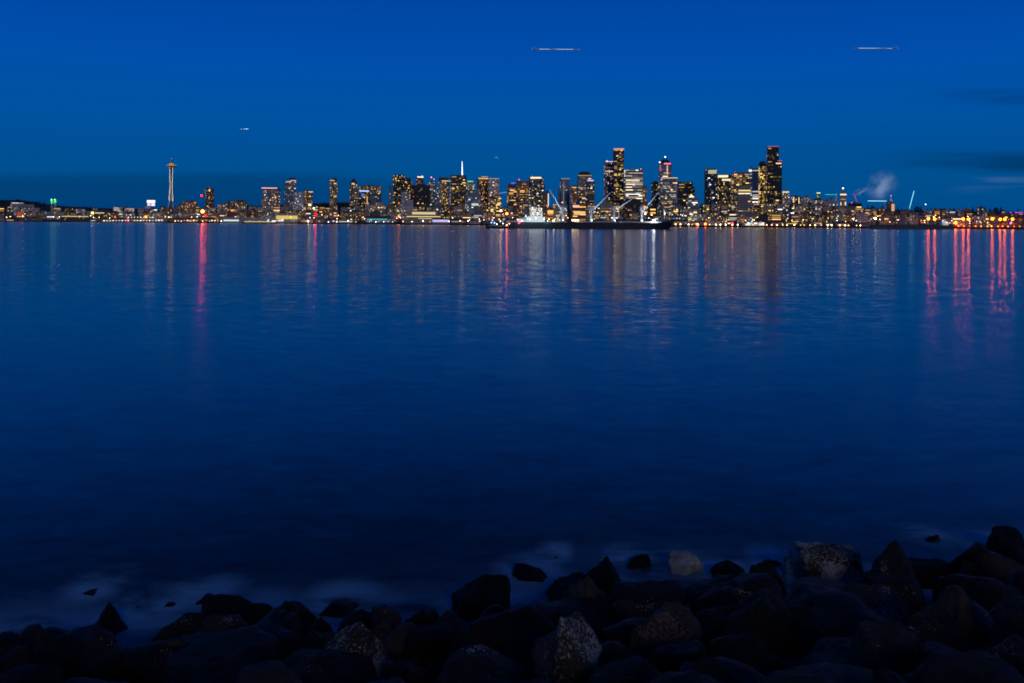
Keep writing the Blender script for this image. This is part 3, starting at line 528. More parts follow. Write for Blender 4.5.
rg = random.Random(77)
for i in range(210):
    px = rg.uniform(2, 1020); off = rg.choice((95, 95, 225, 255, 300)); zz = ground(px, shore(px) + off) + rg.uniform(7, 16); D = shore(px) + off
    py = HY + (px - CX) * math.tan(ROLL) - (zz - EYE) / D * F
    left = px < 330
    lamp_mast('street_lamp', 'street lamp post lighting the facades ' + ('on the left shore, left of the lone slim tower' if left else 'between the city blocks, right of the lone slim tower'), 'lamp', px, py, off, .24, rg.choice(((1, .55, .2), (1, .65, .32), (1, .40, .10), (1, .85, .7))), rg.choice((60, 120, 200)) * (.5 if px < 130 else 1), 'street lamps on the left shore' if left else 'street lamps in the city')
# --- cranes over the city
def tower_crane(label, px, ybase, ymast, jib, off, col, st):
    D = shore(px) + off; m = D / F; p = P(px, ymast, D); zb = P(px, ybase, D).z
    g = ground(px, D); t = tag(empty('tower_crane', (p.x, D, g)), label, 'crane'); h = p.z - g
    mesh_obj('mast', one(box, -.25 * m, .25 * m, -.25 * m, .25 * m, -1, h), metal_m, t)
    mesh_obj('cab', one(box, -.5 * m, .5 * m, -.6 * m, -.26 * m, h - .4 * m, h + .5 * m), white_m, t)
    a = Vector(((jib[0] - px) * m, 0, P(jib[0], jib[1], D).z - g)); b = Vector(((jib[2] - px) * m, 0, P(jib[2], jib[3], D).z - g))
    bm = bmesh.new(); n = 8; off2 = Vector((0, 0, .35 * m)) if abs(b.x - a.x) > abs(b.z - a.z) else Vector((.35 * m, 0, 0))
    beam(bm, a, b, .16 * m); beam(bm, a + off2, b + off2 * .6, .12 * m)
    for i in range(n): beam(bm, a.lerp(b, i / n), (a + off2).lerp(b + off2, (i + .5) / n), .07 * m)
    mesh_obj('jib', bm, metal_m, t)
    bm = bmesh.new(); d = Vector((0, -.3 * m, 0)); beam(bm, a + d, b + d, .26 * m); mesh_obj('jib_light', bm, glow(col, st), t)
    return t
tower_crane('tower crane with a long horizontal cyan lit jib over the unfinished tower', 884.5, 212, 200.6, (867.8, 200.9, 886.5, 201.1), 470, (.35, .85, 1), 1.6)
tc_ = tower_crane('luffing crane with a steep cyan lit jib alone on the right skyline', 909.3, 212, 206.5, (909.3, 208.5, 913.8, 191), 560, (.25, .85, .95), 1.5)
tower_crane('tower crane with a thin green lit jib on the hill left of the stone tower', 836, 202, 194.4, (825.2, 194.7, 837, 194.5), 640, (.05, .85, .55), .8)
tower_crane('luffing crane with a thin pink lit jib right of the stone tower', 856.5, 204, 201, (856.6, 201.5, 853.8, 193.5), 450, (1, .1, .3), .5)
tower_crane('tiny tower crane with a pale blue jib right of the white gridded slab', 499.5, 200, 192.5, (498, 193.4, 507, 192.2), 700, (.5, .75, 1), .5)

# --- container stacks on the right quay
box_m = [plain_mat('container_red', (.35, .06, .03)), plain_mat('container_orange', (.5, .18, .04)), plain_mat('container_grey', (.35, .34, .32)), plain_mat('container_blue', (.05, .12, .3))]
cb = one(box, -6.1, 6.1, -1.22, 1.22, 0, 2.6); cme = [];
me0 = bpy.data.meshes.new('container'); cb.to_mesh(me0); cb.free()
for mm in box_m:
    q = me0.copy(); q.materials.append(mm); cme.append(q)
for i in range(34):
    px = 952.5 + i * 2.15 + rg.uniform(-.2, .2); D = shore(px) + 22; p = P(px, 226, D)
    for lv in range(rg.choice((1, 2, 2, 3))):
        k = rg.choice((0, 1, 1, 2, 3))
        o = bpy.data.objects.new('shipping_container', cme[k]); COL.objects.link(o); o.location = (p.x * (1 + 0 * lv), D, 3.55 + 2.61 * lv); o.scale = (.29, 1, 1)
        o.scale = (.3, 1, 1); o.rotation_euler = (0, 0, 0)
        tag(o, '%s shipping container stacked in the floodlit row on the right quay' % ('red', 'orange', 'grey', 'blue')[k], 'container', '%s containers on the right quay' % ('red', 'orange', 'grey', 'blue')[k])

# ------------------------------------------------------------------ vessels
SHIPD = 940.0
def at(px, py, D=SHIPD): return P(px, py, D)
def hull(bm, x0, x1, half, z0, z1, bow=1, rake=8, stern=.75, bow_up=2.5):
    """plan outline tapering to a pointed bow on the +x (bow=1) side, flared above the water"""
    n = 24; L = x1 - x0; lo, hi = [], []
    for i in range(n + 1):
        u = i / n; w = half * (stern + (1 - stern) * min(1, u * 6)) * (1 if u < .82 else max(.02, math.sqrt(max(0, 1 - ((u - .82) / .18) ** 2))))
        xx = x0 + u * L; zt = z1 + bow_up * max(0, (u - .9) / .1)
        lo.append((xx - (rake * max(0, (u - .7) / .3)), w * .92, z0)); hi.append((xx, w, zt))
    V = {}
    for s in (-1, 1):
        V[s] = [[bm.verts.new((x, s * w, z)) for (x, w, z) in row] for row in (lo, hi)]
        for i in range(n):
            a, b = V[s]; f = (a[i], a[i + 1], b[i + 1], b[i]); bm.faces.new(f if s < 0 else f[::-1])
    for r_ in (0, 1):
        for i in range(n):
            f = (V[-1][r_][i], V[1][r_][i], V[1][r_][i + 1], V[-1][r_][i + 1]); bm.faces.new(f)
    bm.faces.new((V[-1][0][0], V[-1][1][0], V[1][1][0], V[1][0][0]))
    bm.faces.new((V[-1][0][n], V[1][0][n], V[1][1][n], V[-1][1][n]))
m = SHIPD / F
c0 = at(590, 228.4); t = tag(empty('bulk_carrier', (c0.x, SHIPD, 0)), 'long dark bulk carrier with four pale deck cranes and a floodlit white bridge', 'ship')
X = lambda px: at(px, 222).x - c0.x
Zs = lambda px, py: at(px, py).z
zd = Zs(590, 222.4)
mesh_obj('hull', one(hull, X(509), X(675.5), 15, -2, zd, bow_up=Zs(668, 219) - zd), hull_m, t)
mesh_obj('deck_house', one(box, X(526), X(544.5), -11, 11, zd + .01, Zs(535, 217)), white_m, t)
br = mesh_obj('bridge', one(box, X(530), X(542), -10, 10, Zs(535, 217) + .01, Zs(535, 210.5)), white_m, t)
mesh_obj('wheelhouse', one(box, X(530.5), X(541), -13, 11.5, Zs(535, 210.5) + .01, Zs(535, 208)), white_m, t)
mesh_obj('poop_house', one(box, X(517.5), X(525.5), -9, 9, zd + .01, Zs(521, 219.3)), white_m, t)
mesh_obj('funnel', one(box, X(524), X(528.5), -4, 4, Zs(525, 217) + .02, Zs(525, 206.5), (.8, .8)), hull_m, t)
for r_ in range(4): mesh_obj('window_band', one(box, X(530.2), X(541.4), (-10.06 if r_ < 3 else -13.06), (-9.9 if r_ < 3 else -12.9), Zs(535, 215.9 - r_ * 2.0), Zs(535, 215.0 - r_ * 2.0)), dark_m, t)
for r_ in range(4):
    for i in range(9):
        if rg.random() < .35: continue
        inst('porthole', unit_cube(WM[('pale', 2 if rg.random() < .5 else 1)]), t, (X(530.9 + i * 1.25), -10.1 if r_ < 3 else -13.1, Zs(535, 215.6 - r_ * 2.0)), (.8, .16, .9))
mesh_obj('mast', one(beam, (X(534.2), -3, Zs(534, 208)), (X(533.8), -3, Zs(534, 199.5)), .45, .2), white_m, t)
for i in range(5):
    a = 549 + i * 23 + (2 if i else 0); mesh_obj('hatch_cover', one(box, X(a), X(a + 17), -9, 9, zd + .01, zd + 1.6, (.94, .94)), metal_m, t)
mesh_obj('forecastle', one(box, X(656), X(669.5), -8.5, 8.5, zd + .01, Zs(662, 219.3)), hull_m, t)
# floodlights: white lamps hung free in front of the house to light it
for px, py, r_, st, y in ((525.5, 216, .45, 420, -17), (529.5, 219.5, .5, 420, -18), (537, 213.5, .5, 420, -19), (543.5, 219.0, .5, 500, -18), (541, 209, .35, 420, -17), (547, 221, .5, 340, -16.5), (517.5, 219.5, .5, 260, -14), (521.5, 220.8, .5, 300, -15), (532, 209.5, .35, 360, -17.5), (535.5, 218.5, .45, 420, -18.5)):
    bulb('floodlight', t, (X(px), y, Zs(px, py)), r_ * .7, (.84, 1, .98), st * 1.0, 1)
mesh_obj('accommodation_ladder', one(beam, (X(514), -13, zd + .2), (X(527), -11.3, Zs(527, 217)), .35), white_m, t)
def deck_crane(px, ytop, bx, by, lamp, back=False):
    q = mesh_obj('crane', one(lathe, [(1.5, zd), (1.35, Zs(px, ytop) - .5), (1.35, Zs(px, ytop))], 12, (X(px), 0, 0)), white_m, t)
    mesh_obj('crane_cab', one(box, X(px) - 1.9, X(px) + 1.9, -2.6, 2.6, Zs(px, ytop + 4.5), Zs(px, ytop + 1)), white_m, q)
    a = Vector((X(px) + (1.5 if bx > px else -1.5), -2.0, Zs(px, ytop + 4))); b = Vector((X(bx), -2.0, Zs(bx, by)))
    bm = bmesh.new(); beam(bm, a + Vector((0, -.9, 0)), b + Vector((0, -.3, 0)), .72, .5); beam(bm, a + Vector((0, .9, 0)), b + Vector((0, .3, 0)), .72, .5)
    for i in range(1, 9): u = i / 9; beam(bm, a.lerp(b, u) + Vector((0, -.9 + .6 * u, 0)), a.lerp(b, u) + Vector((0, .9 - .6 * u, 0)), .22)
    mesh_obj('boom', bm, white_m, q)
    mesh_obj('cable', one(beam, (X(px), -1.9, Zs(px, ytop)), b, .1), dark_m, q)
    bulb('crane_lamp', q, (X(px) + .5, -3.6, zd + 2.2), .40, WHITE, lamp * .35, 1)
    bulb('crane_lamp', q, (a.x + (b.x - a.x) * .12, -5.2, a.z - 1.5), .2, WHITE, lamp * .4, 1)
    l = bpy.data.lights.new('crane_floodlight', 'SPOT'); l.energy = 2.6e4; l.color = (.62, .82, 1); l.spot_size = R(38); l.shadow_soft_size = .3
    o = bpy.data.objects.new('floodlight', l); COL.objects.link(o); o.parent = q; o.location = (X(px), -16, zd + 3); o.rotation_euler = ((a + b) / 2 - Vector(o.location)).to_track_quat('-Z', 'Y').to_euler()
deck_crane(562.5, 206.5, 549.3, 189.3, 180)
deck_crane(591, 206.5, 610, 192.8, 240)
deck_crane(614, 206.0, 633, 198.0, 420)
deck_crane(641.5, 206.5, 657.5, 192.8, 420)
mesh_obj('foremast', one(beam, (X(664.5), 0, zd), (X(664.5), 0, Zs(664, 209.5)), .7, .45), white_m, t)
bulb('mast_lamp', t, (X(664.5), -1.5, Zs(664, 213.5)), .5, (1, .85, .8), 120, 1)
bulb('deck_lamp', t, (X(652), -12, Zs(652, 220.8)), 1.5, WHITE, 90)
bulb('deck_lamp', t, (X(643.8), -10, Zs(643, 214)), .9, (1, .55, .85), 10, 1)
for px in (572, 574.5, 577): bulb('deck_lamp', t, (X(px), -12, Zs(px, 220.3)), .8, (1, .6, .3), 22, 1)
bulb('deck_lamp', t, (X(553), -12, Zs(553, 220.6)), .6, (1, .8, .4), 60, 1)
mesh_obj('deck_store', one(box, X(556.5), X(559), -6, -2, zd + 1.7, Zs(557, 214.5)), white_m, t)
bulb('side_lamp', t, (X(519), -15.6, Zs(519, 222.8)), .5, RED, 55, 1)
# workboat left of the ship
WD = 900.0; c1 = P(500, 228, WD); m = WD / F
t = tag(empty('workboat', (c1.x, WD, 0)), 'low dark workboat with blue and white lights at the stern of the bulk carrier', 'boat')
Xw = lambda px: P(px, 222, WD).x - c1.x
Zw = lambda px, py: P(px, py, WD).z
h_ = mesh_obj('hull', one(hull, -Xw(516), -Xw(484.5), 5, -1, 2.4, rake=3, bow_up=1.4), hull_m, t); h_.rotation_euler = (0, 0, math.pi)
mesh_obj('cabin', one(box, Xw(491), Xw(496.5), -3, 3, 2.42, 6.0), metal_m, t)
mesh_obj('wheelhouse', one(box, Xw(492), Xw(495), -2.6, 2.6, 6.01, 8.2, (.9, .9)), white_m, t)
mesh_obj('mast', one(beam, (Xw(493.3), 0, 8.2), (Xw(493.3), 0, 12.5), .18), dark_m, t)
for px, py, c, st, r_ in ((491.3, 222.8, (.1, .35, 1), 45, .5), (494.5, 223.0, (.15, .4, 1), 60, .55), (497, 224.2, (.9, .95, 1), 80, .4), (500.5, 221.3, (1, .9, .75), 60, .4), (503, 223.5, (1, .95, .9), 50, .4), (506.8, 225.0, (1, .35, .12), 120, .5), (509.5, 223.6, (1, .8, .6), 50, .35), (492.5, 220, (1, .3, .35), 30, .3)):
    mesh_obj('lamp_post', one(beam, (Xw(px), -2.2, 2.3), (Xw(px), -2.2, Zw(px, py)), .08), dark_m, t)
    bulb('deck_lamp', t, (Xw(px), -2.6, Zw(px, py)), r_, c, st, 1)
# small ferry moored at the waterfront
FD = shore(756) - 40; c2 = P(755, 226, FD); m = FD / F
t = tag(empty('ferry', (c2.x, FD, 0)), 'white passenger ferry with two lit decks moored below the grey banded block', 'boat')
Lh = 13 * m
mesh_obj('hull', one(hull, -Lh, Lh, 9, -1, 3.2, stern=.6, rake=4, bow_up=.8), hull_m, t)
mesh_obj('lower_deck', one(box, -Lh * .92, Lh * .8, -8, 8, 3.22, 6.6), white_m, t)
mesh_obj('upper_deck', one(box, -Lh * .8, Lh * .66, -7, 7, 6.61, 9.6), white_m, t)
mesh_obj('wheelhouse', one(box, Lh * .35, Lh * .52, -4, 4, 9.61, 12.2, (.9, .9)), white_m, t)
mesh_obj('funnel', one(box, -Lh * .15, Lh * .0, -2, 2, 9.61, 13), dark_m, t)
for r_ in range(2):
    for i in range(11):
        inst('window', unit_cube(WM[(('pale', 'cool')[r_ if i < 5 else 0], 2 if rg.random() < .55 else 1)]), t, (-Lh * .76 + i * Lh * .13, -8.1 if r_ == 0 else -7.1, 5.0 + r_ * 3.1), (Lh * .10, .16, 1.7 if r_ == 0 else 1.1))
for i in range(3): bulb('deck_lamp', t, (-Lh * .6 + i * Lh * .55, -9.5, 8), .5, (1, .92, .75), 60, 1)
# barge at the right
BD = 1330.0; c3 = P(911, 228, BD); m = BD / F
t = tag(empty('barge', (c3.x, BD, 0)), 'long low black barge with a white lit deckhouse at its right end', 'barge')
Xb = lambda px: P(px, 226, BD).x - c3.x
zdk = P(911, 225.2, BD).z
mesh_obj('hull', one(box, Xb(872.5), Xb(950.5), -12, 12, -1.5, zdk, (1.0, 1.0)), hull_m, t)
mesh_obj('coaming', one(box, Xb(885), Xb(936), -9, 9, zdk + .01, zdk + .8), hull_m, t)
dh = mesh_obj('deckhouse', one(box, Xb(940.3), Xb(946.5), -6, 6, zdk + .01, P(943, 221.5, BD).z), white_m, t)
mesh_obj('wheelhouse', one(box, Xb(941), Xb(944.5), -4, 4, P(943, 221.5, BD).z + .01, P(943, 219.3, BD).z), white_m, t)
for i in range(3):
    mesh_obj('bollard', one(lathe, [(.35, 0), (.3, .8), (.45, 1.0)], 8, (Xb(880 + i * 25), -10.5, zdk)), dark_m, t)
for px, py, st in ((939.5, 221, 200), (943.5, 222.5, 260), (946.8, 222.8, 300)): bulb('deck_lamp', t, (Xb(px), -9.5, P(px, py, BD).z), .32, (1, .85, .75), st * .35, 1)

# ------------------------------------------------------------------ airliners at rest in place of light trails
plane_m = plain_mat('aircraft_paint', (.52, .62, .72), .4, var=.05)
def aircraft(label, px, py, D, length, right=True):
    p = P(px, py, D); t = tag(empty('airliner', p, 0 if right else math.pi), label, 'aircraft', 'airliners over the bay'); bank = math.atan2(p.z - EYE, D); t.rotation_euler[0] = bank if right else -bank; L = length; r = L * .0145
    bm = bmesh.new(); prof = [(.02, -L * .5), (r * .55, -L * .47), (r * .92, -L * .42), (r, -L * .34), (r, L * .22), (r * .7, L * .36), (r * .25, L * .49), (.02, L * .5)]
    lathe(bm, prof, 14); bmesh.ops.rotate(bm, verts=bm.verts, matrix=Matrix.Rotation(R(-90), 3, 'Y'))
    mesh_obj('fuselage', bm, plane_m, t, True)
    for s in (-1, 1):
        bm = bmesh.new(); v = []
        for (x, y, z) in ((L * .10, s * r * .6, 0), (L * .03, s * r * .6, 0), (-L * .165, s * L * .40, r * .8), (-L * .14, s * L * .40, r * .8)):
            v.append(bm.verts.new((x, y, z - r * .35))); 
        w = [bm.verts.new(q.co + Vector((0, 0, .35))) for q in v]
        bm.faces.new(v); bm.faces.new(w[::-1])
        for i in range(4): bm.faces.new((v[i], w[i], w[(i + 1) % 4], v[(i + 1) % 4]))
        bmesh.ops.recalc_face_normals(bm, faces=bm.faces); wg = mesh_obj('wing', bm, plane_m, t)
        en = one(lathe, [(r * .38, -r * 1.1), (r * .48, -r * .2), (r * .4, r * 1.2)], 12); bmesh.ops.rotate(en, verts=en.verts, matrix=Matrix.Rotation(R(-90), 3, 'Y')); bmesh.ops.translate(en, verts=en.verts, vec=(L * .03, s * L * .15, -r * .75)); mesh_obj('engine', en, plane_m, wg)
        bulb('wingtip_lamp', wg, (-L * .15, s * L * .445, r * .5), L * .003, (1, .2, .2) if s < 0 else (.3, 1, .5), 2, 1)
        bm = bmesh.new(); v = [bm.verts.new(q) for q in ((-L * .40, s * r * .2, r * .35), (-L * .46, s * r * .2, r * .35), (-L * .485, s * L * .15, r * .5), (-L * .455, s * L * .15, r * .5))]
        w = [bm.verts.new(q.co + Vector((0, 0, .25))) for q in v]; bm.faces.new(v); bm.faces.new(w[::-1])
        for i in range(4): bm.faces.new((v[i], w[i], w[(i + 1) % 4], v[(i + 1) % 4]))
        bmesh.ops.recalc_face_normals(bm, faces=bm.faces); mesh_obj('tailplane', bm, plane_m, t)
    bm = bmesh.new(); v = [bm.verts.new(q) for q in ((-L * .36, -.2, r * .7), (-L * .46, -.2, r * .5), (-L * .49, -.2, r * 3.2), (-L * .45, -.2, r * 3.2))]; w = [bm.verts.new(q.co + Vector((0, .4, 0))) for q in v]
    bm.faces.new(v); bm.faces.new(w[::-1])
    for i in range(4): bm.faces.new((v[i], w[i], w[(i + 1) % 4], v[(i + 1) % 4]))
    bmesh.ops.recalc_face_normals(bm, faces=bm.faces); mesh_obj('tail_fin', bm, plane_m, t)
    bm = bmesh.new()
    for s in (-1, 1):
        for i in range(46):
            x = -L * .34 + i * L * .0155; box(bm, x, x + L * .011, s * r * .985 - .06, s * r * .985 + .06, r * .1, r * .1 + .55)
    mesh_obj('cabin_window', bm, glow((.55, .82, 1), 1.4 if D < 3000 else 6), t)  # window row glows to draw the bright line of the trail
    bulb('landing_lamp', t, (L * .485, -r * .35, -r * .1), L * .005, (.8, .9, 1), 1.2, 1); bulb('tail_lamp', t, (-L * .498, -r * .1, r * .1), L * .004, (.8, .9, 1), 1.5, 1)
aircraft('airliner standing in for a light trail over the middle of the bay, cabin windows lit', 555.5, 49.5, 1500, 84)
aircraft('airliner standing in for a light trail at the upper right, cabin windows lit', 875.5, 48.5, 1560, 84, False)
aircraft('small distant airliner for a light trail over the observation tower side of the sky', 244.5, 129, 4300, 52)
aircraft('farthest airliner, standing in for a faint trail above the spired tower', 496, 157.5, 9000, 46)

# ------------------------------------------------------------------ trees on the hill lines
leaf_m = plain_mat('dark_foliage', (.03, .05, .025), .9, var=.4, scale=.6)
bark_m = plain_mat('bark', (.06, .045, .03), .9)
def make_tree(conical, seed):
    rg = random.Random(seed); t = empty('evergreen_tree' if conical else 'broadleaf_tree', (0, 0, 0))
    bm = bmesh.new(); beam(bm, (0, 0, -1), (0, 0, 9), .45, .2)
    for i in range(6):
        z = 4 + i * 1.3; a = rg.uniform(0, 6.3); L = (2.6 if conical else 3.6) * (1 - i / 9); beam(bm, (0, 0, z), (L * math.cos(a), L * math.sin(a), z + (.2 if conical else 2)), .14, .05, 4)
    mesh_obj('trunk', bm, bark_m, t)
    bm = bmesh.new()
    for i in range(420):
        u = rg.random()
        if conical: z = 2 + 14 * u; rr = (1 - u) * 4.2 * (.55 + .45 * rg.random()) * (.75 + .25 * math.sin(z * 2.6)); 
        else:
            th = rg.uniform(0, math.pi); z = 9 + 5 * math.cos(th) * rg.uniform(.6, 1); rr = 5.4 * math.sin(th) * rg.uniform(.5, 1)
        a = rg.uniform(0, 6.283); c = Vector((rr * math.cos(a), rr * math.sin(a), z)); s = rg.uniform(.5, 1.1)
        d1 = Vector([rg.uniform(-1, 1) for _ in range(3)]).normalized() * s; d2 = d1.orthogonal().normalized() * s * .7
        bm.faces.new([bm.verts.new(c + q) for q in (d1, d2, -d1, -d2)])
    mesh_obj('crown', bm, leaf_m, t)
    return t
protos = [make_tree(True, 1), make_tree(False, 2), make_tree(True, 3)]
TREES = [(x, 'left hilltop') for x in (-3, 2.5, 9.5, 13, 18, 21.5, 25, 28.5, 30.5, 33, 36.5, 40, 44)] + [(x, 'low rise') for x in (83, 86, 90, 122, 126, 164, 247, 251, 255)] + \
        [(312.5 + i * 2.4, 'ridge') for i in range(17)] + [(x, 'right hilltop') for x in (868, 872.5, 898, 902, 917, 921, 931, 941, 946, 950, 954, 973, 990, 996, 1001, 1018)]
TL = {'left hilltop': 'dark tree in the line along the far left hilltop', 'low rise': 'dark tree among low roofs near the observation tower', 'ridge': 'dark tree in the ridge line around the lone slim tower', 'right hilltop': 'dark tree on the right hilltop beyond the cranes'}
used = set(); rg = random.Random(3)
for i, (px, where) in enumerate(TREES):
    k = i % 3; pr = protos[k]
    o = pr if k not in used else copy_tree(pr); used.add(k)
    D = shore(px) + (900 if where != 'ridge' else 800); p = P(px, 200, D); o.location = (p.x, D, ground(px, D) - 1)
    s = rg.uniform(1.0, 1.55) * (1.15 if where == 'left hilltop' else 1); o.scale = (s * rg.uniform(.9, 1.4), s, s); o.rotation_euler = (0, 0, rg.uniform(0, 6.28))
    tag(o, ('pointed ' if k != 1 else 'rounded ') + TL[where], 'tree', ('pointed ' if k != 1 else 'rounded ') + 'trees on the ' + where)

# ------------------------------------------------------------------ far land
land_m = plain_mat('dark_ground', (.035, .04, .035), .95, var=.4, scale=.02)
bm = bmesh.new()
pxs = [-700 + 12 * i for i in range(int(2500 / 12))]
offs = [0, .4, 60, 120, 250, 400, 600, 900, 1200, 1500, 2500, 6000]
grid = []
for px in pxs:
    col_ = []
    for i, of in enumerate(offs):
        D = shore(px) + of; q = P(px, HY, D)
        z = -2 if i == 0 else ground(px, D) - .05
        if of > 1200: z = ground(px, shore(px) + 1200) * (1 - (of - 1200) / 9000)
        col_.append(bm.verts.new((q.x, D, z)))
    grid.append(col_)
for a, b in zip(grid, grid[1:]):
    for i in range(len(offs) - 1): bm.faces.new((a[i], b[i], b[i + 1], a[i + 1]))
tag(mesh_obj('land', bm, land_m), kind='structure')

# ------------------------------------------------------------------ near bank and boulders
def bank_edge(X): return 13.9 + .11 * X + .35 * math.sin(X * .7)
def bank_z(X, Y): return (bank_edge(X) - Y) * .30 - .25 - .22 * max(0, min(1, (1 - X) / 5))
def rock_mat(name, base, tint, barn, pink=False):
    m, nt, nd, lk = new_mat(name)
    tc = N(nd, 'ShaderNodeTexCoord'); ge = N(nd, 'ShaderNodeNewGeometry'); pos = ge.outputs['Position']
    n1 = N(nd, 'ShaderNodeTexNoise'); n1.inputs['Scale'].default_value = 2.2; n1.inputs['Detail'].default_value = 9; n1.inputs['Roughness'].default_value = .65; lk.new(pos, n1.inputs['Vector'])
    r1 = N(nd, 'ShaderNodeValToRGB'); e = r1.color_ramp.elements; e[0].position = .34; e[0].color = (*[c * .35 for c in base], 1); e[1].position = .68; e[1].color = (*tint, 1)
    k = e.new(.5); k.color = (*base, 1); lk.new(n1.outputs[0], r1.inputs[0])
    n2 = N(nd, 'ShaderNodeTexNoise'); n2.inputs['Scale'].default_value = 2.1; n2.inputs['Detail'].default_value = 4; lk.new(pos, n2.inputs['Vector'])
    n3 = N(nd, 'ShaderNodeTexNoise'); n3.inputs['Scale'].default_value = 34; n3.inputs['Detail'].default_value = 4; n3.inputs['Roughness'].default_value = .7; lk.new(pos, n3.inputs['Vector'])
    s1 = math_n(nd, lk, 'MULTIPLY_ADD', n2.outputs[0], .60, 0); s2 = math_n(nd, lk, 'MULTIPLY_ADD', n3.outputs[0], .62, s1)
    msk = N(nd, 'ShaderNodeMapRange'); msk.inputs[1].default_value = .70 - barn; msk.inputs[2].default_value = .75 - barn; lk.new(s2, msk.inputs[0])
    mx = N(nd, 'ShaderNodeMix', data_type='RGBA'); lk.new(msk.outputs[0], mx.inputs[0]); lk.new(r1.outputs[0], mx.inputs[6]); mx.inputs[7].default_value = (.42, .42, .41, 1) if not pink else (.15, .10, .105, 1)
    b = N(nd, 'ShaderNodeBsdfPrincipled'); lk.new(mx.outputs[2], b.inputs['Base Color'])
    rr = N(nd, 'ShaderNodeMapRange'); rr.inputs[3].default_value = .32; rr.inputs[4].default_value = .85; lk.new(n1.outputs[0], rr.inputs[0]); lk.new(rr.outputs[0], b.inputs['Roughness'])
    b.inputs['Specular IOR Level'].default_value = .3
    bp = N(nd, 'ShaderNodeBump'); bp.inputs['Strength'].default_value = .9; bp.inputs['Distance'].default_value = .10
    n4 = N(nd, 'ShaderNodeTexNoise'); n4.inputs['Scale'].default_value = 9; n4.inputs['Detail'].default_value = 8; n4.inputs['Roughness'].default_value = .7; lk.new(pos, n4.inputs['Vector'])
    lk.new(math_n(nd, lk, 'ADD', n4.outputs[0], math_n(nd, lk, 'MULTIPLY', msk.outputs[0], .3)), bp.inputs['Height']); lk.new(bp.outputs[0], b.inputs['Normal'])
    o = N(nd, 'ShaderNodeOutputMaterial'); lk.new(b.outputs[0], o.inputs[0])
    return m
RM = {'black': rock_mat('wet_black_rock', (.005, .0048, .0045), (.013, .011, .010), -.10), 'dark': rock_mat('dark_basalt_rock', (.009, .0085, .008), (.024, .022, .020), -.03),
      'brown': rock_mat('brown_rock', (.042, .031, .023), (.085, .062, .046), -.02), 'grey': rock_mat('grey_rock', (.024, .025, .027), (.055, .055, .056), -.01),
      'barnacle': rock_mat('barnacled_rock', (.04, .034, .028), (.10, .085, .07), .10), 'crusted': rock_mat('half_crusted_rock', (.05, .04, .03), (.11, .09, .07), .105),
      'white': rock_mat('white_crusted_rock', (.50, .48, .44), (.84, .82, .76), .06), 'pink': rock_mat('pinkish_rock', (.04, .035, .035), (.08, .07, .07), .06, True)}
ROCKS = []
def boulder_mesh(seed, kind, sub):
    rg = random.Random(seed); planes = []
    for i in range({'block': 9, 'pyr': 9, 'round': 13, 'slab': 9}[kind]):
        v = Vector([rg.gauss(0, 1) for _ in range(3)]).normalized(); planes.append((v, rg.uniform(.58, .92)))
    if kind == 'block': planes += [(Vector((0, -.2, 1)).normalized(), .72), (Vector((1, -.2, .1)).normalized(), .75), (Vector((-1, -.2, .15)).normalized(), .75)]
    if kind == 'pyr': planes += [(Vector((.8, -.25, .55)).normalized(), .5), (Vector((-.8, -.3, .5)).normalized(), .5), (Vector((.05, -.85, .5)).normalized(), .55)]
    if kind == 'slab': planes += [(Vector((.1, -.45, .85)).normalized(), .55)]
    bm = bmesh.new(); bmesh.ops.create_icosphere(bm, subdivisions=sub, radius=1)
    o1 = Vector((rg.uniform(-50, 50), rg.uniform(-50, 50), rg.uniform(-50, 50)))
    for v in bm.verts:
        d = v.co.normalized()
        p_ = 40.0 if kind != 'round' else 24.0; s_ = .72 ** p_
        for n_, dist in planes:
            c = n_.dot(d) / dist
            if c > 0: s_ += c ** p_
        r = s_ ** (-1 / p_)
        r *= 1 + .13 * noise.noise(d * 1.6 + o1) + .085 * (.5 - abs(noise.noise(d * 3.1 + o1))) + .05 * noise.noise(d * 6.5 + o1) + .04 * (.4 - abs(noise.noise(d * 12 + o1))) + .02 * noise.noise(d * 26 + o1)
        v.co = d * r
    return bm
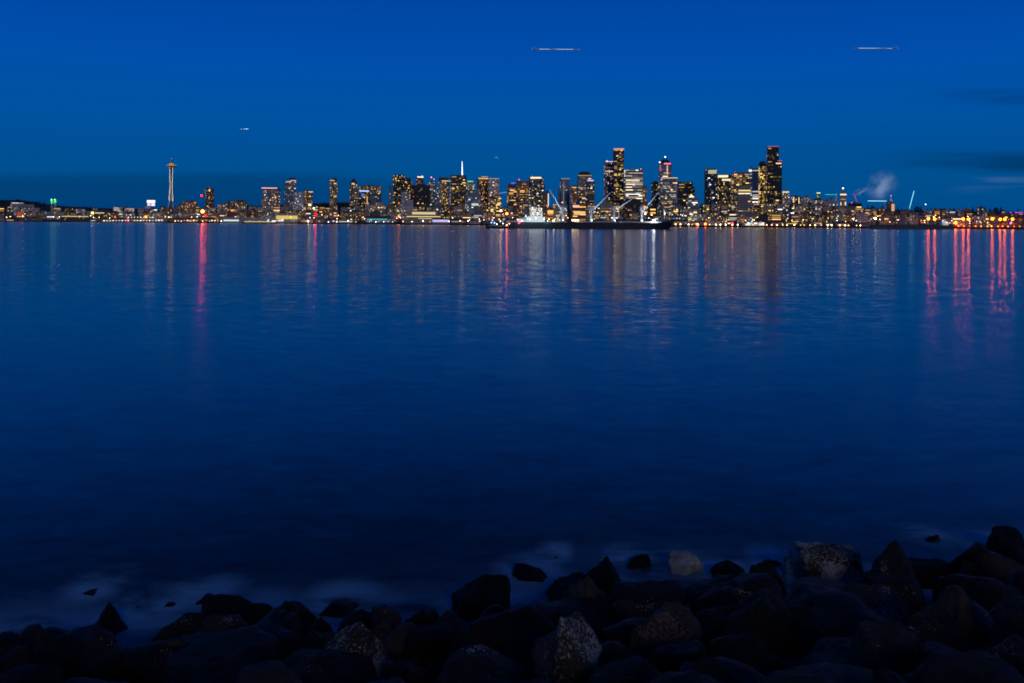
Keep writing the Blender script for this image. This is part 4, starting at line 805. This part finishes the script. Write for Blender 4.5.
def boulder(label, x0, x1, yt, yb, mat='dark', kind='block', seed=None, sink=None, rot=0, group=None, D=None, sub=5):
    """seen between x0 and x1, top at yt; yb = where it goes behind the next rock or into the water"""
    pc = (x0 + x1) / 2
    if D is None:
        D = 14.0
        for _ in range(30):
            q = P(pc, yb, D); zz = max(bank_z(q.x, D), -.1)
            slope = (HY - yb + (pc - CX) * math.tan(ROLL)) / F
            D = D * .5 + .5 * max(5.0, (zz - EYE) / slope)
    m = D / F; W = (x1 - x0) * m; top = P(pc, yt, D); bot = P(pc, yb, D).z - .35 * W
    seed = seed or int(x0 * 7 + yt * 3)
    bm = boulder_mesh(seed, kind, sub)
    if rot: bmesh.ops.rotate(bm, verts=bm.verts, matrix=Matrix.Rotation(R(rot), 3, 'Y'))
    if kind == 'pyr':
        z0_ = min(v.co.z for v in bm.verts); z1_ = max(v.co.z for v in bm.verts)
        for v in bm.verts:
            u = (v.co.z - z0_) / (z1_ - z0_); v.co.x *= 1.05 - .36 * u ** 1.5; v.co.y *= 1.05 - .3 * u ** 1.5
    xs = [v.co.x for v in bm.verts]; zs = [v.co.z for v in bm.verts]; ys = [v.co.y for v in bm.verts]
    sx = W / (max(xs) - min(xs)); sz = (top.z - bot) / (max(zs) - min(zs)); dep = W * rnd.uniform(.7, .95); sy = dep / (max(ys) - min(ys))
    for v in bm.verts: v.co = Vector(((v.co.x - (max(xs) + min(xs)) / 2) * sx, v.co.y * sy, (v.co.z - min(zs)) * sz))
    o = mesh_obj('boulder', bm, RM[mat], None, True); o.location = (top.x, D, bot); tag(o, label, 'rock', group or 'boulders along the shore')
    ROCKS.append((top.x, D, W / 2, dep / 2, top.z))
    return o
K = boulder
K('pointed black boulder jutting into the foam at the lower left', 84, 130, 606, 640, 'black', 'pyr')
K('low black boulder left of the pointed one in the lower left', 26, 96, 634, 660, 'black', 'round')
K('dark boulder at the extreme lower left edge of the shore', -22, 30, 641, 668, 'black', 'block')
K('small dark boulder tucked between the pointed one and the big domed one', 158, 204, 626, 655, 'black', 'slab')
K('big black domed boulder on the left shore', 196, 284, 596, 640, 'black', 'block')
K('dark boulder leaning against the right side of the black domed one', 272, 327, 607, 645, 'dark', 'block')
K('flat wet rock lying in the shallows right of the black domed boulder', 314, 366, 600, 616, 'black', 'round')
K('brown boulder with a pale barnacled ridge at the bottom left of centre', 316, 404, 619, 690, 'barnacle', 'pyr', rot=12)
K('small dark rock behind the pale ridged brown boulder', 368, 397, 607, 625, 'black', 'round')
K('dark rounded boulder right of the pale ridged brown boulder', 400, 452, 609, 650, 'dark', 'round')
K('square topped black boulder standing at the waterline near the middle', 451, 511, 577, 622, 'black', 'block', seed=21)
K('low black rock in the water right of the square topped boulder', 512, 549, 564, 583, 'black', 'block')
K('tiny rock breaking the surface above the low black rock', 552, 562, 556.5, 563, 'black', 'round')
K('rounded black boulder just left of the tall brown pyramid', 546, 592, 570, 605, 'black', 'round')
K('black peaked boulder behind the tall brown pyramid', 586, 628, 558, 600, 'black', 'pyr')
K('low round rock awash left of the white crusted one', 621, 654, 555.5, 571, 'black', 'round')
K('tall brown pyramid boulder with bare dry faces in the middle', 551, 618, 576.5, 640, 'brown', 'pyr', seed=77)
K('boulder with a bright barnacle crusted face below the brown pyramid', 531, 606, 616, 700, 'crusted', 'pyr', seed=41, rot=-10)
K('sloping dark slab with a few white flecks left of the barnacled face', 468, 556, 611, 668, 'dark', 'slab')
K('dark boulder wedged right of the brown pyramid', 603, 652, 597, 640, 'brown', 'round')
K('rounded boulder with a pinkish grey patch right of the wedged one', 627, 702, 599, 665, 'pink', 'round')
K('white crusted rock, brightest of all, on the waterline', 668, 704, 552.5, 576, 'white', 'round', seed=5)
K('small black knob of rock right of the white crusted one', 711, 746, 561, 584, 'black', 'round')
K('tiny black rock at the waterline left of the speckled boulder', 762, 782, 559.5, 570, 'black', 'round')
K('long low dark slab between the white crusted rock and the speckled boulder', 688, 792, 577, 605, 'black', 'slab')
K('broad dark boulder in front of the long low slab', 716, 795, 592, 655, 'dark', 'round')
K('large boulder with white speckled face at the right of the heap', 786, 863, 545.5, 598, 'barnacle', 'block', seed=66)
K('dark sloping boulder right behind the white speckled one', 850, 934, 549, 612, 'dark', 'slab', rot=14)
K('flat topped blue grey boulder below the white speckled one', 838, 912, 587, 628, 'grey', 'slab')
K('black boulder at the waterline, third from the right end', 904, 948, 559, 590, 'black', 'round')
K('black boulder with a rounded crest close to the right end of the waterline', 938, 1002, 543.5, 590, 'black', 'round')
K('boulder farthest out at the right end of the shore', 986, 1022, 528, 556, 'black', 'block')
K('broad dark boulder with flat crest at the right edge, under the far one', 964, 1036, 562, 600, 'dark', 'slab')
K('brownish triangular boulder low on the right side', 920, 1004, 588, 650, 'brown', 'pyr')
K('grey rounded boulder at the right edge above the bottom corner', 996, 1056, 602, 665, 'grey', 'round')
K('grey flecked boulder on the bottom edge right of centre', 664, 768, 660, 700, 'grey', 'round')
K('dark ridged boulder with grey crest on the lower right', 856, 922, 629, 690, 'grey', 'slab')
K('awash rock farthest left in the foam', 78, 106, 588.5, 598, 'black', 'round')
K('awash rock behind the small tucked boulder on the left', 158, 182, 604, 613, 'black', 'round')
K('awash rock right above the black domed boulder', 194, 218, 592, 606, 'black', 'round')
K('awash rock between the pointed and the domed boulder', 134, 150, 605, 612, 'black', 'round')
K('awash rock left of the far right waterline boulders', 924, 946, 536, 546, 'black', 'round')
rg = random.Random(8); i = 0
for yb in (612, 626, 640, 664, 690, 716, 745):
    x = -30 + rg.uniform(-10, 10)
    while x < 1050:
        w = rg.uniform(52, 118) * (1 + (yb - 640) / 300) if yb >= 640 else rg.uniform(30, 64)
        edge_shift = interp(x, [(0, 26), (450, 14), (560, -20), (1024, -46)]) + (interp(x, [(0, 17), (400, 12), (520, 2), (1024, 0)]) if yb < 640 else 0)
        if yb < 640 and any(a < x + w / 2 < b_ for a, b_ in ((650, 722), (775, 938), (520, 640), (60, 140))):
            x += w; continue
        K('nearly black boulder lost in the dark heap along the bottom of the shore', x, x + w, yb - rg.uniform(16, 32) + edge_shift, yb + 18 + edge_shift, rg.choice(('black', 'black', 'dark', 'dark', 'brown')), rg.choice(('block', 'round', 'slab')), seed=900 + i, group='dark boulders in the heap', sub=4)
        x += w * rg.uniform(.75, 1.0); i += 1
bank_m = plain_mat('wet_gravel', (.012, .012, .012), .8, var=.5, scale=3)
bm = bmesh.new(); vs = {}
for ix in range(61):
    for iy in range(37):
        Xx = -30 + ix; Yy = -8 + iy * .8; vs[ix, iy] = bm.verts.new((Xx, Yy, min(bank_z(Xx, Yy) + .12 * noise.noise(Vector((Xx, Yy, 0))), 4.4)))
for ix in range(60):
    for iy in range(36): bm.faces.new((vs[ix, iy], vs[ix + 1, iy], vs[ix + 1, iy + 1], vs[ix, iy + 1]))
tag(mesh_obj('shore_ground', bm, bank_m, None, True), kind='structure')

# ------------------------------------------------------------------ water
def axis(lo, hi, step, far, g=1.25):
    a = list(np.arange(lo, hi + 1e-6, step)); s = step; x = a[-1]; R_ = []
    while x < far[1]: s *= g; x += s; R_.append(x)
    s = step; x = a[0]; L_ = []
    while x > far[0]: s *= g; x -= s; L_.append(x)
    return L_[::-1] + a + R_
xs = axis(-15, 16, .2, (-14000, 14000)); ys = axis(9, 30, .2, (-5, 15000))
gx, gy = np.meshgrid(np.array(xs), np.array(ys), indexing='ij')
foam = np.zeros_like(gx)
near = (np.abs(gx) < 18) & (gy > 7) & (gy < 32)
for (rx, ry, hw, hd, zt) in ROCKS:
    if ry < bank_edge(rx) - 2.2: continue
    d = np.sqrt(((gx - rx) / (hw + .15)) ** 2 + ((gy - ry - .25) / (hd + .35)) ** 2)
    foam = np.maximum(foam, np.clip(1.75 - d, 0, 1) * near)
ed = gy - (13.9 + .11 * gx + .35 * np.sin(gx * .7))
ed = ed + .75 * np.clip((1 - gx) / 5, 0, 1)
foam = np.maximum(foam, np.exp(-np.abs(ed + .1) / .75) * 1.0 * near)
me = bpy.data.meshes.new('water'); nx_, ny_ = gx.shape
verts = np.stack([gx.ravel(), gy.ravel(), np.zeros(gx.size)], 1)
ii = np.arange(nx_ * ny_).reshape(nx_, ny_)
faces = np.stack([ii[:-1, :-1].ravel(), ii[1:, :-1].ravel(), ii[1:, 1:].ravel(), ii[:-1, 1:].ravel()], 1)
me.from_pydata(verts.tolist(), [], faces.tolist())
at_ = me.attributes.new('foam', 'FLOAT', 'POINT'); at_.data.foreach_set('value', foam.ravel().astype(np.float32))
m, nt, nd, lk = new_mat('sea_water')
ge = N(nd, 'ShaderNodeNewGeometry'); pos = ge.outputs['Position']
def wave(scale, amp, seed, detail=2):
    mp = N(nd, 'ShaderNodeMapping'); mp.inputs['Location'].default_value = (seed, seed * 2, 0); lk.new(pos, mp.inputs[0])
    mp.inputs['Scale'].default_value = (.5, 1.0, 1)
    nz = N(nd, 'ShaderNodeTexNoise'); nz.inputs['Scale'].default_value = scale; nz.inputs['Detail'].default_value = detail; lk.new(mp.outputs[0], nz.inputs['Vector'])
    v = N(nd, 'ShaderNodeVectorMath', operation='SUBTRACT'); lk.new(nz.outputs['Color'], v.inputs[0]); v.inputs[1].default_value = (.5, .5, .5)
    s = N(nd, 'ShaderNodeVectorMath', operation='MULTIPLY'); lk.new(v.outputs[0], s.inputs[0]); s.inputs[1].default_value = (amp * .38, amp, 0)
    return s.outputs[0]
def vadd(a, b):
    v = N(nd, 'ShaderNodeVectorMath', operation='ADD'); lk.new(a, v.inputs[0])
    if isinstance(b, tuple): v.inputs[1].default_value = b
    else: lk.new(b, v.inputs[1])
    return v.outputs[0]
sl = vadd(vadd(wave(1.5, .12, 3), wave(4.5, .12, 17)), wave(.32, .028, 40))
mpS = N(nd, 'ShaderNodeMapping'); mpS.inputs['Scale'].default_value = (.55, .11, 1); lk.new(pos, mpS.inputs[0])
nzS = N(nd, 'ShaderNodeTexNoise'); nzS.inputs['Scale'].default_value = 1; nzS.inputs['Detail'].default_value = 2; lk.new(mpS.outputs[0], nzS.inputs['Vector'])
vS = N(nd, 'ShaderNodeVectorMath', operation='SUBTRACT'); lk.new(nzS.outputs['Color'], vS.inputs[0]); vS.inputs[1].default_value = (.5, .5, .5)
spS = N(nd, 'ShaderNodeSeparateXYZ'); lk.new(pos, spS.inputs[0])
rS = N(nd, 'ShaderNodeMapRange'); rS.interpolation_type = 'SMOOTHSTEP'; rS.inputs[1].default_value = 28; rS.inputs[2].default_value = 95; lk.new(spS.outputs[1], rS.inputs[0])
mS = N(nd, 'ShaderNodeVectorMath', operation='MULTIPLY'); lk.new(vS.outputs[0], mS.inputs[0]); mS.inputs[1].default_value = (.015, .055, 0)
m2S = N(nd, 'ShaderNodeVectorMath', operation='SCALE'); lk.new(mS.outputs[0], m2S.inputs[0]); lk.new(rS.outputs[0], m2S.inputs['Scale'])
rN = N(nd, 'ShaderNodeMapRange'); rN.interpolation_type = 'SMOOTHSTEP'; rN.inputs[1].default_value = 14; rN.inputs[2].default_value = 75; rN.inputs[3].default_value = .38; rN.inputs[4].default_value = 1; lk.new(spS.outputs[1], rN.inputs[0])
nS = N(nd, 'ShaderNodeVectorMath', operation='SCALE'); lk.new(sl, nS.inputs[0]); lk.new(rN.outputs[0], nS.inputs['Scale'])
sl = vadd(nS.outputs[0], m2S.outputs[0])
patch = N(nd, 'ShaderNodeTexNoise'); patch.inputs['Scale'].default_value = 1; patch.inputs['Detail'].default_value = 3
pm = N(nd, 'ShaderNodeMapping'); pm.inputs['Scale'].default_value = (.004, .03, 1); lk.new(pos, pm.inputs[0]); lk.new(pm.outputs[0], patch.inputs['Vector'])
pr = N(nd, 'ShaderNodeMapRange'); pr.inputs[1].default_value = .3; pr.inputs[2].default_value = .7; pr.inputs[3].default_value = .65; pr.inputs[4].default_value = 1.25; lk.new(patch.outputs[0], pr.inputs[0])
sc = N(nd, 'ShaderNodeVectorMath', operation='SCALE'); lk.new(sl, sc.inputs[0]); lk.new(pr.outputs[0], sc.inputs['Scale'])
nn = N(nd, 'ShaderNodeVectorMath', operation='NORMALIZE'); lk.new(vadd(sc.outputs[0], (0, 0, 1)), nn.inputs[0])
b = N(nd, 'ShaderNodeBsdfPrincipled'); b.inputs['Base Color'].default_value = (.002, .006, .014, 1); b.inputs['Roughness'].default_value = .135; b.inputs['IOR'].default_value = 1.33
lk.new(nn.outputs[0], b.inputs['Normal'])
fa = N(nd, 'ShaderNodeAttribute'); fa.attribute_name = 'foam'
fn = N(nd, 'ShaderNodeTexNoise'); fn.inputs['Scale'].default_value = .55; fn.inputs['Detail'].default_value = 5; fn.inputs['Roughness'].default_value = .6; fn.inputs['Distortion'].default_value = .6
fm = N(nd, 'ShaderNodeMapping'); fm.inputs['Scale'].default_value = (.8, 1.6, 1); lk.new(pos, fm.inputs[0]); lk.new(fm.outputs[0], fn.inputs['Vector'])
fr = N(nd, 'ShaderNodeMapRange'); fr.interpolation_type = 'SMOOTHSTEP'; fr.inputs[1].default_value = .30; fr.inputs[2].default_value = .60; lk.new(fn.outputs[0], fr.inputs[0])
ff = math_n(nd, lk, 'MULTIPLY', math_n(nd, lk, 'MULTIPLY', fa.outputs['Fac'], fr.outputs[0]), .72, clamp=True)
df = N(nd, 'ShaderNodeBsdfDiffuse'); df.inputs[0].default_value = (.26, .62, .88, 1)
ms = N(nd, 'ShaderNodeMixShader'); lk.new(ff, ms.inputs[0]); lk.new(b.outputs[0], ms.inputs[1]); lk.new(df.outputs[0], ms.inputs[2])
o = N(nd, 'ShaderNodeOutputMaterial'); lk.new(ms.outputs[0], o.inputs[0])
me.materials.append(m)
wo = bpy.data.objects.new('water', me); COL.objects.link(wo); tag(wo, kind='structure')

# ------------------------------------------------------------------ steam plume over the right hill
m, nt, nd, lk = new_mat('steam')
tc = N(nd, 'ShaderNodeTexCoord'); nz = N(nd, 'ShaderNodeTexNoise'); nz.inputs['Scale'].default_value = 1.25; nz.inputs['Detail'].default_value = 5; lk.new(tc.outputs['Object'], nz.inputs['Vector'])
ln = N(nd, 'ShaderNodeVectorMath', operation='LENGTH'); lk.new(tc.outputs['Object'], ln.inputs[0])
fall = N(nd, 'ShaderNodeMapRange'); fall.interpolation_type = 'SMOOTHSTEP'; fall.inputs[1].default_value = 1.0; fall.inputs[2].default_value = .1; fall.inputs[3].default_value = 0; fall.inputs[4].default_value = 1; lk.new(ln.outputs['Value'], fall.inputs[0])
nr = N(nd, 'ShaderNodeMapRange'); nr.inputs[1].default_value = .46; nr.inputs[2].default_value = .64; lk.new(nz.outputs[0], nr.inputs[0])
dn = math_n(nd, lk, 'MULTIPLY', math_n(nd, lk, 'MULTIPLY', fall.outputs[0], nr.outputs[0]), .040)
pv = N(nd, 'ShaderNodeVolumePrincipled'); pv.inputs['Color'].default_value = (.95, .92, .95, 1); lk.new(dn, pv.inputs['Density'])
o = N(nd, 'ShaderNodeOutputMaterial'); lk.new(pv.outputs[0], o.inputs['Volume'])
for px, py, sx, sz, lab in ((881, 185, 20, 17, 'large pale steam plume drifting over the right hill'), (860, 191.5, 8, 4, 'small pale steam wisp left of the large plume')):
    D = shore(px) + 560; p = P(px, py, D); mm = D / F
    bm = bmesh.new(); bmesh.ops.create_icosphere(bm, subdivisions=4, radius=1.0)
    o = mesh_obj('steam_plume', bm, m); o.location = p; o.scale = (sx * mm, 14 * mm, sz * mm); o.rotation_euler = (0, R(-25), 0); tag(o, lab, 'steam', kind='stuff')

# ------------------------------------------------------------------ sky, sun, camera
w = bpy.data.worlds.new('World'); S.world = w; w.use_nodes = True; nt = w.node_tree; nd, lk = nt.nodes, nt.links; nd.clear()
SUN_EL, SUN_AZ = R(4), R(180)          # the glow left after sunset, behind the camera
sky = N(nd, 'ShaderNodeTexSky', sky_type='NISHITA'); sky.sun_disc = False; sky.sun_elevation = R(1.0); sky.sun_rotation = SUN_AZ
tc = N(nd, 'ShaderNodeTexCoord'); sp = N(nd, 'ShaderNodeSeparateXYZ'); lk.new(tc.outputs['Generated'], sp.inputs[0])
z = sp.outputs[2]; az = math_n(nd, lk, 'DIVIDE', sp.outputs[0], math_n(nd, lk, 'MAXIMUM', sp.outputs[1], .05))    # tangent of the bearing
rp = N(nd, 'ShaderNodeValToRGB'); el = rp.color_ramp.elements
stops = [(.0, (.000, .070, .260)), (.05, (.000, .082, .290)), (.12, (.000, .086, .375)), (.18, (.000, .080, .425)), (.255, (.000, .062, .375)), (.38, (.000, .016, .105)), (1.0, (.000, .008, .055))]
el[0].position = 0; el[0].color = (*stops[0][1], 1); el[1].position = 1; el[1].color = (*stops[-1][1], 1)
for q, c in stops[1:-1]: e = el.new(q); e.color = (*c, 1)
lk.new(z, rp.inputs[0])
def sm(v, a, b):
    n = N(nd, 'ShaderNodeMapRange'); n.interpolation_type = 'SMOOTHSTEP'; n.inputs[1].default_value = a; n.inputs[2].default_value = b; lk.new(v, n.inputs[0]); return n.outputs[0]
cm = N(nd, 'ShaderNodeMapping'); cm.inputs['Scale'].default_value = (3, 3, 26); lk.new(tc.outputs['Generated'], cm.inputs[0])
cn = N(nd, 'ShaderNodeTexNoise'); cn.inputs['Scale'].default_value = 1; cn.inputs['Detail'].default_value = 5; lk.new(cm.outputs[0], cn.inputs['Vector'])
cm2 = N(nd, 'ShaderNodeMapping'); cm2.inputs['Scale'].default_value = (9, 9, 55); cm2.inputs['Location'].default_value = (4, 1, 2); lk.new(tc.outputs['Generated'], cm2.inputs[0])
cn2 = N(nd, 'ShaderNodeTexNoise'); cn2.inputs['Scale'].default_value = 1; cn2.inputs['Detail'].default_value = 6; lk.new(cm2.outputs[0], cn2.inputs['Vector'])
M = lambda op, a, b=None, c=None: math_n(nd, lk, op, a, b, c)
e2 = M('DIVIDE', z, M('MAXIMUM', sp.outputs[1], .05))                                        # tangent of the height angle
edge = M('ADD', e2, M('MULTIPLY', M('SUBTRACT', cn.outputs[0], .5), .020))
low = M('MULTIPLY', M('MULTIPLY', sm(edge, .0605, .0460), sm(az, .05, -.30)), .34)             # dark bank low on the left
r1 = M('MULTIPLY', M('MULTIPLY', sm(e2, .058, .068), sm(e2, .092, .078)), M('MULTIPLY', sm(az, .40, .52), sm(cn.outputs[0], .36, .55)))
r2 = M('MULTIPLY', M('MULTIPLY', sm(e2, .138, .148), sm(e2, .165, .155)), M('MULTIPLY', sm(az, .45, .6), sm(cn2.outputs[0], .42, .6)))
darkc = M('ADD', low, M('MULTIPLY', M('ADD', r1, M('MULTIPLY', r2, .6)), .5))
lightc = M('MULTIPLY', M('ADD', M('MULTIPLY', sm(e2, .049, .053), sm(e2, .059, .055)), M('MULTIPLY', M('MULTIPLY', sm(e2, .036, .042), sm(e2, .049, .045)), .5)), M('MULTIPLY', sm(az, .48, .58), sm(cn2.outputs[0], .46, .64)))
mul = N(nd, 'ShaderNodeMix', data_type='RGBA'); lk.new(darkc, mul.inputs[0]); lk.new(rp.outputs[0], mul.inputs[6]); mul.inputs[7].default_value = (.000, .012, .05, 1)
add = N(nd, 'ShaderNodeMix', data_type='RGBA'); lk.new(M('MULTIPLY', lightc, .26), add.inputs[0]); lk.new(mul.outputs[2], add.inputs[6]); add.inputs[7].default_value = (.12, .22, .42, 1)
bgA = N(nd, 'ShaderNodeBackground'); lk.new(add.outputs[2], bgA.inputs[0]); bgA.inputs[1].default_value = .95
hs = N(nd, 'ShaderNodeHueSaturation'); hs.inputs['Saturation'].default_value = 1.2; lk.new(sky.outputs[0], hs.inputs['Color'])
tn = N(nd, 'ShaderNodeMix', data_type='RGBA', blend_type='MULTIPLY'); tn.inputs[0].default_value = 1; lk.new(hs.outputs[0], tn.inputs[6]); tn.inputs[7].default_value = (.02, .3, 1, 1)
bgB = N(nd, 'ShaderNodeBackground'); lk.new(tn.outputs[2], bgB.inputs[0]); bgB.inputs[1].default_value = .004
ad = N(nd, 'ShaderNodeAddShader'); lk.new(bgA.outputs[0], ad.inputs[0]); lk.new(bgB.outputs[0], ad.inputs[1])
o = N(nd, 'ShaderNodeOutputWorld'); lk.new(ad.outputs[0], o.inputs[0])

sl_ = bpy.data.lights.new('sun', 'SUN'); sl_.energy = .38; sl_.angle = R(20); sl_.color = (1, .90, .84)
so = bpy.data.objects.new('sun', sl_); COL.objects.link(so); so.rotation_euler = Vector((-.25, 1, -.36)).to_track_quat('-Z', 'Y').to_euler(); so.visible_glossy = True

cd = bpy.data.cameras.new('camera'); co = bpy.data.objects.new('camera', cd); COL.objects.link(co)
cd.sensor_width = 36; cd.lens = 36 * F / 1024; cd.shift_y = -(341.5 - HY) / 1024; cd.clip_start = .1; cd.clip_end = 60000
co.matrix_world = Matrix.Translation((0, 0, EYE)) @ Matrix.Rotation(R(90), 4, 'X') @ Matrix.Rotation(ROLL, 4, 'Z')
S.camera = co
S.view_settings.view_transform = 'Standard'; S.view_settings.look = 'None'; S.view_settings.exposure = 0; S.view_settings.gamma = 1
S.render.engine = 'CYCLES'
S.cycles.use_denoising = True; S.cycles.max_bounces = 5; S.cycles.diffuse_bounces = 2; S.cycles.glossy_bounces = 3; S.cycles.volume_bounces = 6; S.cycles.use_light_tree = True
S.cycles.sample_clamp_indirect = 6; S.cycles.filter_width = 1.8; S.cycles.sample_clamp_direct = 12
S.cycles.caustics_reflective = False
